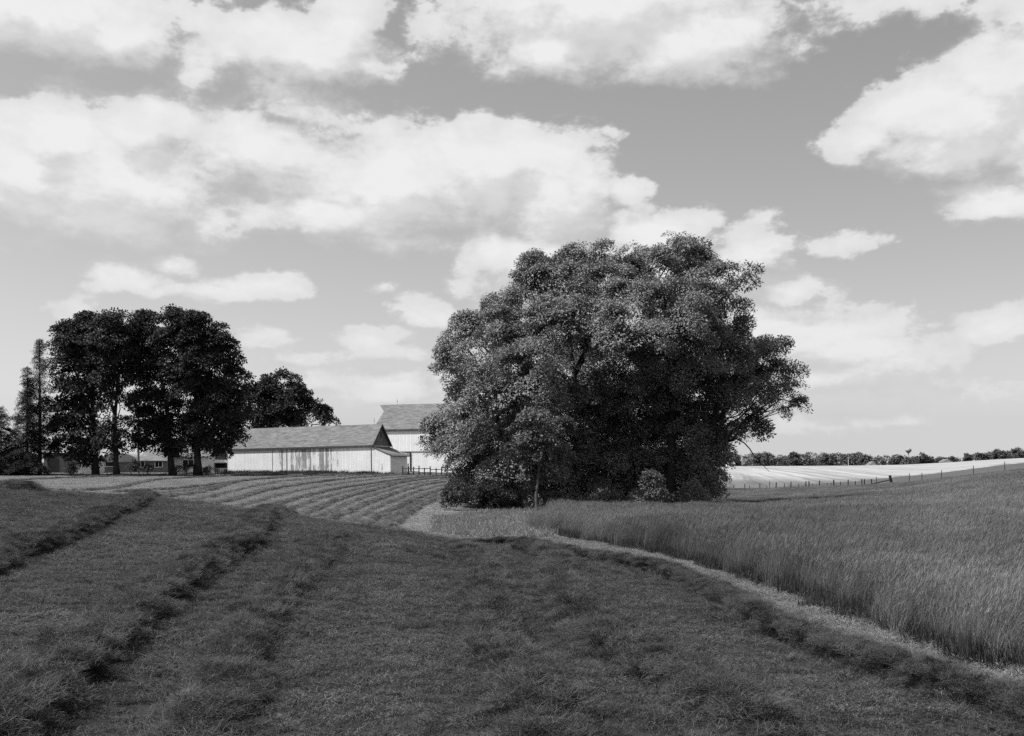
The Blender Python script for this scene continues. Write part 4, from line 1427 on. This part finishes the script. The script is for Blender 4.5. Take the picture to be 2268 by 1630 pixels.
def shed():
    th = R(20)
    x, y = -18.2, 140.0
    root = empty('shed', (x, y, 2.05))
    root.rotation_euler = (0, -R(.97), -th)
    tag(root, 'long low white board shed with peeling paint and wavy shingle roof', 'shed')
    L, Wd, H, RZ = 21.9, 5.5, 3.5, 6.25
    wl, dl, hl = 2.74, 5.0, 2.12
    ym = Wd / 2
    B = lambda m, n, mt, p=root: m.build(n, mt, p, local=True)
    w = MB()
    w.add([(-L, 0, -.8), (0, 0, -.8), (0, 0, H), (-L, 0, H), (-L, Wd, -.8), (0, Wd, -.8), (0, Wd, H), (-L, Wd, H)],
          [(0, 1, 2, 3), (1, 5, 6, 2), (5, 4, 7, 6), (4, 0, 3, 7)])
    wall = B(w, 'wall', M_SHED)
    for xx in (-L + .002, 0.003):
        g = MB().prism([(.02, H - .01), (Wd - .02, H - .01), (ym, RZ - .06)], 'x', xx - .04, xx + .04)
        ga = B(g, 'gable', M_RAW)
        if xx > -1:
            ga['label'] = 'bare dark wooden gable boards'
            B(MB().box(.05, .065, ym - .11, ym + .11, H + 1.05, H + 1.75), 'vent_slot', M_DARK, ga)
    r = MB()
    gable_roof(r, -L, 0, 0, Wd, H, RZ, .10, .28, .10)
    roof = B(r, 'roof', M_ROOF)
    t = MB()
    t.box(-L - .28, .28, -.135, -.105, H - .24, H - .02)
    B(t, 'fascia', M_TRIM)
    rk = MB()
    sl = (RZ - H) / ym
    for sgn in (0, 1):
        p0 = (-.10, H - sl * .10 - .04) if not sgn else (Wd + .10, H - sl * .10 - .04)
        p1 = (ym, RZ - .04)
        rk.add([(.285, p0[0], p0[1] - .16), (.285, p1[0], p1[1] - .16), (.285, p1[0], p1[1] + .13), (.285, p0[0], p0[1] + .13),
                (.32, p0[0], p0[1] - .16), (.32, p1[0], p1[1] - .16), (.32, p1[0], p1[1] + .13), (.32, p0[0], p0[1] + .13)],
               [(0, 3, 2, 1), (4, 5, 6, 7), (0, 1, 5, 4), (1, 2, 6, 5), (2, 3, 7, 6), (3, 0, 4, 7)])
    B(rk, 'rake_board', M_TRIM)
    # corner boards and the joint where the newer boards begin
    c = MB()
    c.box(-.06, .05, -.03, -.004, -.6, H - .02)
    B(c, 'corner_board', M_TRIM)
    c = MB()
    c.box(-14.85, -14.80, -.02, -.004, -.6, H - .02)
    B(c, 'batten', M_GREYWALL)
    # lightning rod
    rod = MB()
    rod.tube([(-.9, ym, RZ), (-.9, ym, RZ + .95)], .018, 5)
    rod.tube([(-.9, ym, RZ + .5), (-.9, ym, RZ + .62)], .05, 6)
    B(rod, 'lightning_rod', M_METAL, roof)
    # lean-to on the right hand end
    lw = MB()
    sec = [(.05, H - .28), (wl, hl)]
    lw.add([(.05, .0, -.8), (wl, .0, -.8), (wl, .0, hl), (.05, .0, H - .25), (.05, dl, -.8), (wl, dl, -.8), (wl, dl, hl), (.05, dl, H - .25)],
           [(0, 1, 2, 3), (1, 5, 6, 2), (5, 4, 7, 6)])
    lt = B(lw, 'lean_to_wall', M_LEAN)
    lr = MB()
    k = (H - .25 - hl) / (wl - .05)
    lr.add([(.06, -.06, H - .22), (wl + .4, -.06, hl - k * .4 + .03), (wl + .4, dl + .2, hl - k * .4 + .03), (.06, dl + .2, H - .22),
            (.06, -.06, H - .12), (wl + .4, -.06, hl - k * .4 + .13), (wl + .4, dl + .2, hl - k * .4 + .13), (.06, dl + .2, H - .12)],
           [(0, 3, 2, 1), (4, 5, 6, 7), (0, 1, 5, 4), (1, 2, 6, 5), (2, 3, 7, 6), (3, 0, 4, 7)])
    B(lr, 'lean_to_roof', M_ROOF)


shed()


def barn():
    th = R(20)
    root = empty('barn', (-20.8, 165.0, 2.02))
    root.rotation_euler = (0, 0, -th)
    tag(root, 'tall white barn with pointed hay hood standing behind the shed', 'barn')
    L, Wd, H, RZ = 24.0, 10.0, 6.45, 10.45
    ym = Wd / 2
    B = lambda m, n, mt, p=root: m.build(n, mt, p, local=True)
    w = MB()
    w.add([(0, 0, -.8), (L, 0, -.8), (L, 0, H), (0, 0, H), (0, Wd, -.8), (L, Wd, -.8), (L, Wd, H), (0, Wd, H), (0, ym, RZ - .05), (L, ym, RZ - .05)],
          [(0, 1, 2, 3), (1, 5, 6, 9, 2), (5, 4, 7, 6), (4, 0, 3, 8, 7)])
    B(w, 'wall', M_BARN)
    r = MB()
    gable_roof(r, 0, L, 0, Wd, H, RZ, .12, .45, .14)
    roof = B(r, 'roof', M_ROOF2)
    hood = MB()
    sl = (RZ - H) / ym
    hw = 1.25
    z0, z1_ = RZ + .01, RZ - sl * hw
    hood.add([(-.46, ym - hw, z1_), (-1.75, ym, z0), (-.46, ym + hw, z1_), (-.46, ym, z0),
              (-.46, ym - hw, z1_ + .13), (-1.75, ym, z0 + .13), (-.46, ym + hw, z1_ + .13), (-.46, ym, z0 + .13)],
             [(0, 1, 3), (1, 2, 3), (4, 7, 5), (5, 7, 6), (0, 4, 5, 1), (1, 5, 6, 2)])
    B(hood, 'hay_hood', M_ROOF2)
    B(MB().box(-.4, L + .4, -.16, -.125, H - .22, H - .02), 'fascia', M_TRIM)
    B(MB().box(0, L, -.05, -.005, 3.02, 3.14), 'drip_board', M_GREYWALL)
    wd = B(MB().box(7.42, 7.98, -.05, -.01, 4.8, 5.5), 'window', M_DARK)
    f = MB()
    f.box(7.34, 7.42, -.08, -.012, 4.72, 5.58)
    f.box(7.98, 8.06, -.08, -.012, 4.72, 5.58)
    f.box(7.42, 7.98, -.08, -.012, 5.5, 5.58)
    f.box(7.42, 7.98, -.08, -.012, 4.72, 4.8)
    B(f, 'frame', M_WHITE, wd)
    d = MB()
    d.box(5.78, 5.94, -.10, -.01, .2, 3.0)
    d.box(5.05, 5.78, -.12, -.06, 2.86, 3.0)
    dr = B(d, 'door_frame', M_WOOD)
    dr['label'] = 'dark upright door post with a short track arm'
    rod = MB()
    rod.tube([(1.2, ym, RZ), (1.2, ym, RZ + 1.0)], .02, 5)
    rod.tube([(1.2, ym, RZ + .55), (1.2, ym, RZ + .7)], .06, 6)
    B(rod, 'lightning_rod', M_METAL, roof)


barn()


def rail_fence():
    rng = np.random.default_rng(3)
    root = empty('rail_fence', on_ground(905, 137))
    tag(root, 'dark wooden rail fence between the lean-to and the big clump', 'fence')
    cols = [892, 904, 905, 916, 928, 940, 953, 966, 978, 990]
    tops = []
    for i, px in enumerate(cols):
        d = 137.2 - i * .15
        b_ = on_ground(px, d)
        h = (1.15, 1.5, 1.1, 1.1, 1.25, 1.0, 1.2, 1.0, 1.1, 1.1)[i]
        m = MB().box(b_[0] - .065, b_[0] + .065, b_[1] - .065, b_[1] + .065, b_[2] - .3, b_[2] + h)
        m.build('post', M_WOOD, root)
        tops.append(b_)
    for z in (.45, .85):
        for a, b_ in ((0, 1), (2, 4), (4, 6), (6, 8), (8, 9)):
            p, q = tops[a], tops[b_]
            MB().tube([(p[0], p[1] - .11, p[2] + z + rng.uniform(-.08, .08)), (q[0], q[1] - .11, q[2] + z + rng.uniform(-.08, .08))], .045, 4).build('rail', M_WOOD, root)


rail_fence()


def wire_fence():
    root = empty('wire_fence', on_ground(1950, 176))
    tag(root, 'old wire fence of leaning wooden posts along the far side of the tall grass', 'fence')
    rng = np.random.default_rng(9)
    cv = lambda z: 1542 + .32 * z
    wood = [(258, .9, 8), (335, 1.15, 9), (370, .9, 6), (440, 1.2, 9), (490, .85, 6), (550, 1.35, 12), (605, 1.1, 8), (655, 1.35, 11), (706, 1.0, 7), (755, 1.4, 12), (780, 1.4, 12), (802, .95, 7), (855, 1.4, 12),
            (908, 1.0, 7), (935, .9, 6), (955, 1.45, 13), (1000, 1.1, 8), (1050, 1.4, 11), (1100, 1.15, 9), (1147, 1.4, 11), (1162, 1.35, 11), (1215, 1.3, 11)]
    steel = [(508, 1.55), (1247, 1.6), (1475, 1.75), (1562, 1.6), (1697, 1.6), (1918, 1.6), (2135, 1.6), (2330, 1.6)]
    fx = np.array([F * p[0] / p[1] + CX for p in FENCE])
    fy = np.array([p[1] for p in FENCE])
    tops = []
    for z, h, w in wood:
        d = float(np.interp(cv(z), fx, fy)) + rng.uniform(-1, 1)
        b_ = on_ground(cv(z), d)
        ln = rng.normal(0, .06)
        r = .0095 * w
        MB().tube([(b_[0], b_[1], b_[2] - .3), (b_[0] + ln * h, b_[1], b_[2] + h + .45)], [r, r * .85], 6).build('post', M_WOOD, root)
        tops.append((cv(z), Vector((b_[0], b_[1], b_[2] + h + .2))))
    for z, h in steel:
        d = float(np.interp(cv(z), fx, fy)) + .5
        b_ = on_ground(cv(z), d)
        MB().box(b_[0] - .045, b_[0] + .045, b_[1] - .04, b_[1] + .04, b_[2] - .3, b_[2] + h + .5).build('steel_post', M_METAL, root)
        tops.append((cv(z), Vector((b_[0], b_[1], b_[2] + h + .2))))
    # heavy leaning corner post and its brace rail
    d = 174.0
    b_ = on_ground(cv(1355), d)
    cp = MB().tube([(b_[0] + .15, b_[1], b_[2] - .3), (b_[0] - .35, b_[1], b_[2] + 2.15)], [.25, .23], 8).build('corner_post', M_WOOD, root)
    cp['label'] = 'heavy leaning corner post'
    a = on_ground(cv(1218), d + 1)
    MB().tube([(a[0], a[1], a[2] + 1.0), (b_[0] - .2, b_[1], b_[2] + 1.45)], .09, 6).build('brace_rail', M_WOOD, root)
    tops.append((cv(1355), Vector((b_[0] - .2, b_[1], b_[2] + 1.6))))
    tops.sort(key=lambda t: t[0])
    for dz in (0.0, -.35):
        MB().tube([t[1] + Vector((0, 0, dz)) for t in tops], .008, 3).build('wire', M_METAL, root)


wire_fence()


def block(name, label, cat, px0, px1, py_top, d, depth, wallmat, roof=None, group=None, yaw=0.0):
    """plain farm building: front wall between two photo columns at depth d; roof = ('flat'|'gable'|'gable_front'|'arch', height m, material)"""
    xm = ((px0 + px1) / 2 - CX) / F * d
    wd = (px1 - px0) / F * d
    zb = gz(xm, d)
    H = EYE - (py_top - HZ) / F * d - zb
    root = empty(name, (xm, d, zb))
    root.rotation_euler[2] = yaw
    tag(root, label, cat, group)
    B = lambda m, n, mt, p=root: m.build(n, mt, p, local=True)
    hw = wd / 2
    w = MB()
    w.add([(-hw, 0, -.5), (hw, 0, -.5), (hw, 0, H), (-hw, 0, H), (-hw, depth, -.5), (hw, depth, -.5), (hw, depth, H), (-hw, depth, H)], [(0, 1, 2, 3), (1, 5, 6, 2), (5, 4, 7, 6), (4, 0, 3, 7)])
    B(w, 'wall', wallmat)
    kind, rh, rm = roof
    r = MB()
    if kind == 'flat':
        r.box(-hw - .3, hw + .3, -.35, depth + .3, H - .02, H + rh)
    elif kind == 'gable':
        gable_roof(r, -hw, hw, 0, depth, H, H + rh, .35, .3, .12)
    elif kind == 'gable_front':
        sec = [(-hw - .3, H - .2), (0, H + rh), (hw + .3, H - .2), (hw + .3, H - .06), (0, H + rh + .14), (-hw - .3, H - .06)]
        n = 6
        r.add([(p[0], -.4, p[1]) for p in sec] + [(p[0], depth + .3, p[1]) for p in sec], [(i, (i + 1) % n, n + (i + 1) % n, n + i) for i in range(n)] + [(0, 1, 4, 5), (1, 2, 3, 4)])
        g = MB().prism([(-hw, H - .01), (hw, H - .01), (0, H + rh - .03)], 'y', .002, .06)
        B(g, 'gable', wallmat)
    elif kind == 'arch':
        n = 12
        sec = [(-(hw + .1) * math.cos(math.pi * i / n), H + rh * math.sin(math.pi * i / n)) for i in range(n + 1)]
        r.prism(sec, 'y', -.15, depth + .15)
    B(r, 'roof', rm)
    return root, H, hw


def farmhouses():
    g = 'farmyard buildings behind the grove'
    Px = lambda z: .2448 * z
    Py = lambda z: 671 + .2448 * z
    def window(root, x0, x1, z0, z1, frame=M_WHITE):
        w = MB().box(x0, x1, -.05, -.012, z0, z1).build('window', M_GLASS, root, local=True)
        f = MB()
        f.box(x0 - .09, x0, -.07, -.01, z0 - .09, z1 + .09)
        f.box(x1, x1 + .09, -.07, -.01, z0 - .09, z1 + .09)
        f.box(x0, x1, -.07, -.01, z1, z1 + .09)
        f.box(x0, x1, -.09, -.01, z0 - .09, z0)
        f.box((x0 + x1) / 2 - .03, (x0 + x1) / 2 + .03, -.065, -.051, z0, z1)
        f.build('frame', frame, w, local=True)
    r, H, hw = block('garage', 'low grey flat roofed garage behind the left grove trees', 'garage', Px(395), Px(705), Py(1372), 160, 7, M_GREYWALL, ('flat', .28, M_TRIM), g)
    MB().box(-2.0, -.2, -.04, -.01, 0, 2.05).build('door', M_TRIM, r, local=True)
    r, H, hw = block('outbuilding', 'small white sided outbuilding between the garage and the left grove trunk', 'shed', Px(710), Px(850), Py(1432), 152, 4, M_WHITE, ('gable', .9, M_GREYWALL), g)
    for i in range(7):
        MB().box(-hw, hw, -.03, -.005, .1 + i * .22, .13 + i * .22).build('clapboard_edge', M_GREYWALL, r, local=True)
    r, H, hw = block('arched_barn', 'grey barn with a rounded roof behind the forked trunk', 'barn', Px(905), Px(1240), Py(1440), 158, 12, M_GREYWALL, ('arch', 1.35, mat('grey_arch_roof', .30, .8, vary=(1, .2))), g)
    window(r, -3.6 + .2, -3.6 + 3.2, 1.0, 1.9)
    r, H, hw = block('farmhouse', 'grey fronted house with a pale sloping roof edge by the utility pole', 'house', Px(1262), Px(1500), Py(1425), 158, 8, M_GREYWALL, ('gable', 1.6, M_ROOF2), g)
    window(r, .4, 1.4, .9, 1.9)
    window(r, -2.2, -1.2, .9, 1.9)
    r, H, hw = block('farmhouse', 'white house seen between the two thickest grove trunks', 'house', Px(1500), Px(1885), Py(1385), 162, 9, M_WHITE, ('gable', 2.2, M_ROOF2), g)
    window(r, -.6, 1.0, .9, 1.9)
    window(r, -3.4, -2.6, .9, 1.9)
    MB().box(4.0, 4.9, -.05, -.01, 0, 2.0).build('door', M_GREYWALL, r, local=True)
    r, H, hw = block('outbuilding', 'plain white shed wall just left of the long shed', 'shed', Px(1885), Px(2110), Py(1400), 166, 6, M_WHITE, ('gable', 1.5, M_ROOF2), g)
    block('outbuilding', 'white shed partly hidden by evergreens at the left edge', 'shed', Px(60), Px(230), Py(1455), 156, 5, M_WHITE, ('gable', 1.2, M_GREYWALL), g)
    # utility pole
    b_ = on_ground(Px(1252), 150)
    root = empty('utility_pole', b_)
    tag(root, 'plain grey utility pole beside the arched barn', 'pole')
    h = EYE - (Py(1020) - HZ) / F * 150 - b_[2]
    MB().tube([(b_[0], b_[1], b_[2] - .4), (b_[0], b_[1], b_[2] + h)], [.20, .13], 8).build('pole', mat('pole_wood', .25, .9, vary=(2, .2)), root)
    MB().box(b_[0] - 1.1, b_[0] + 1.1, b_[1] - .22, b_[1] - .12, b_[2] + h - .8, b_[2] + h - .65).build('crossarm', M_WOOD, root)
    # feed bin on legs
    b_ = on_ground(Px(2000), 140)
    root = empty('feed_bin', b_)
    tag(root, 'dark box raised on thin legs with a pale lid, left of the long shed', 'bin')
    MB().box(b_[0] - .62, b_[0] + .62, b_[1] - .6, b_[1] + .6, b_[2] + .85, b_[2] + 1.5).build('box', M_DARK, root)
    MB().prism([(b_[0] - .8, b_[2] + 1.56), (b_[0] + .8, b_[2] + 1.56), (b_[0] + .55, b_[2] + 1.9), (b_[0] - .55, b_[2] + 1.9)], 'y', b_[1] - .65, b_[1] + .65).build('lid', M_WHITE, root)
    for sx in (-.6, .6):
        for sy in (-.45, .45):
            MB().box(b_[0] + sx - .05, b_[0] + sx + .05, b_[1] + sy - .05, b_[1] + sy + .05, b_[2] - .1, b_[2] + .74).build('leg', M_WOOD, root)


farmhouses()


def far_buildings():
    g = 'white farm buildings in the far tree line'
    block('far_barn', 'left white gable roof showing above the pale field', 'barn', 1926, 1944, 1030, 690, 8, M_WHITE, ('gable_front', 2.2, M_ROOF2), g)
    r, H, hw = block('far_barn', 'right white gable roof showing above the pale field', 'barn', 2090, 2110, 1022.5, 690, 8, M_WHITE, ('gable_front', 1.6, M_ROOF2), g)
    block('far_house', 'tiny white house at the left end of the far tree line', 'house', 1614, 1628, 1028, 700, 9, M_WHITE, ('gable', 1.5, M_GREYWALL), g)
    # small cupola spike on the left gable
    b_ = on_ground(1913 + .2, 705)
    # water tower
    px, d = 2012, 1100
    b_ = on_ground(px, d)
    zt = EYE - (997 - HZ) / F * d
    root = empty('water_tower', b_)
    tag(root, 'small pale bulb shaped water tower above the far tree line', 'water tower')
    MB().tube([(b_[0], b_[1], b_[2] - 1), (b_[0], b_[1], zt - 3.0)], [.6, .5], 8).build('stem', M_PALE, root)
    prof = [(-3.6, .5), (-2.8, 1.1), (-1.7, 2.5), (-.5, 3.1), (.6, 3.0), (1.7, 2.2), (2.4, 1.1), (2.7, .1)]
    MB().tube([(b_[0], b_[1], zt + p[0]) for p in prof], [p[1] for p in prof], 16).build('tank', mat('tower_paint', .34, .6), root, smooth=True)
    # thin roadside pole
    b_ = on_ground(1879, 640)
    root = empty('roadside_pole', b_)
    tag(root, 'thin pale pole standing at the far edge of the pale field', 'pole')
    MB().tube([(b_[0], b_[1], b_[2] - .5), (b_[0], b_[1], b_[2] + 5.5)], [.2, .15], 6).build('shaft', M_PALE, root)
    MB().box(b_[0] - .5, b_[0] + .5, b_[1] - .06, b_[1] + .06, b_[2] + 5.1, b_[2] + 5.25).build('crossarm', M_PALE, root)


far_buildings()


def yard_weeds():
    """weeds along the shed, the fence and the yard edge"""
    rng = np.random.default_rng(17)
    c, s_ = math.cos(R(20)), math.sin(R(20))
    u = rng.uniform(-21.5, 3, 90)
    v = -rng.uniform(.3, 1.3, 90)
    X = -18.2 + c * u + s_ * v * -1 * -1
    X = -18.2 + c * u + s_ * v
    Y = 140 - s_ * u + c * v
    X2 = rng.uniform(-62, -8, 150)
    Y2 = 150 + rng.uniform(-13, -6, 150) + np.where(X2 < -44, -8.0, 0)
    keep = ((X2 - -18.2) * s_ + (Y2 - 140) * c) < -.6
    X, Y = np.concatenate([X, X2[keep]]), np.concatenate([Y, Y2[keep]])
    pts, eul = place(X, Y, rng)
    sz = rng.uniform(1.0, 2.2, len(X))
    scl = np.stack([sz, sz, rng.uniform(.5, 1.7, len(X))], -1)
    scl[90:, 2] *= .6
    tag(scatter('yard_weeds', pts, eul, scl, rng.integers(0, 5, len(X)), SRC_WEED, M_WEED), 'ragged weeds along the foot of the long shed and yard', 'weeds', kind='stuff')


yard_weeds()
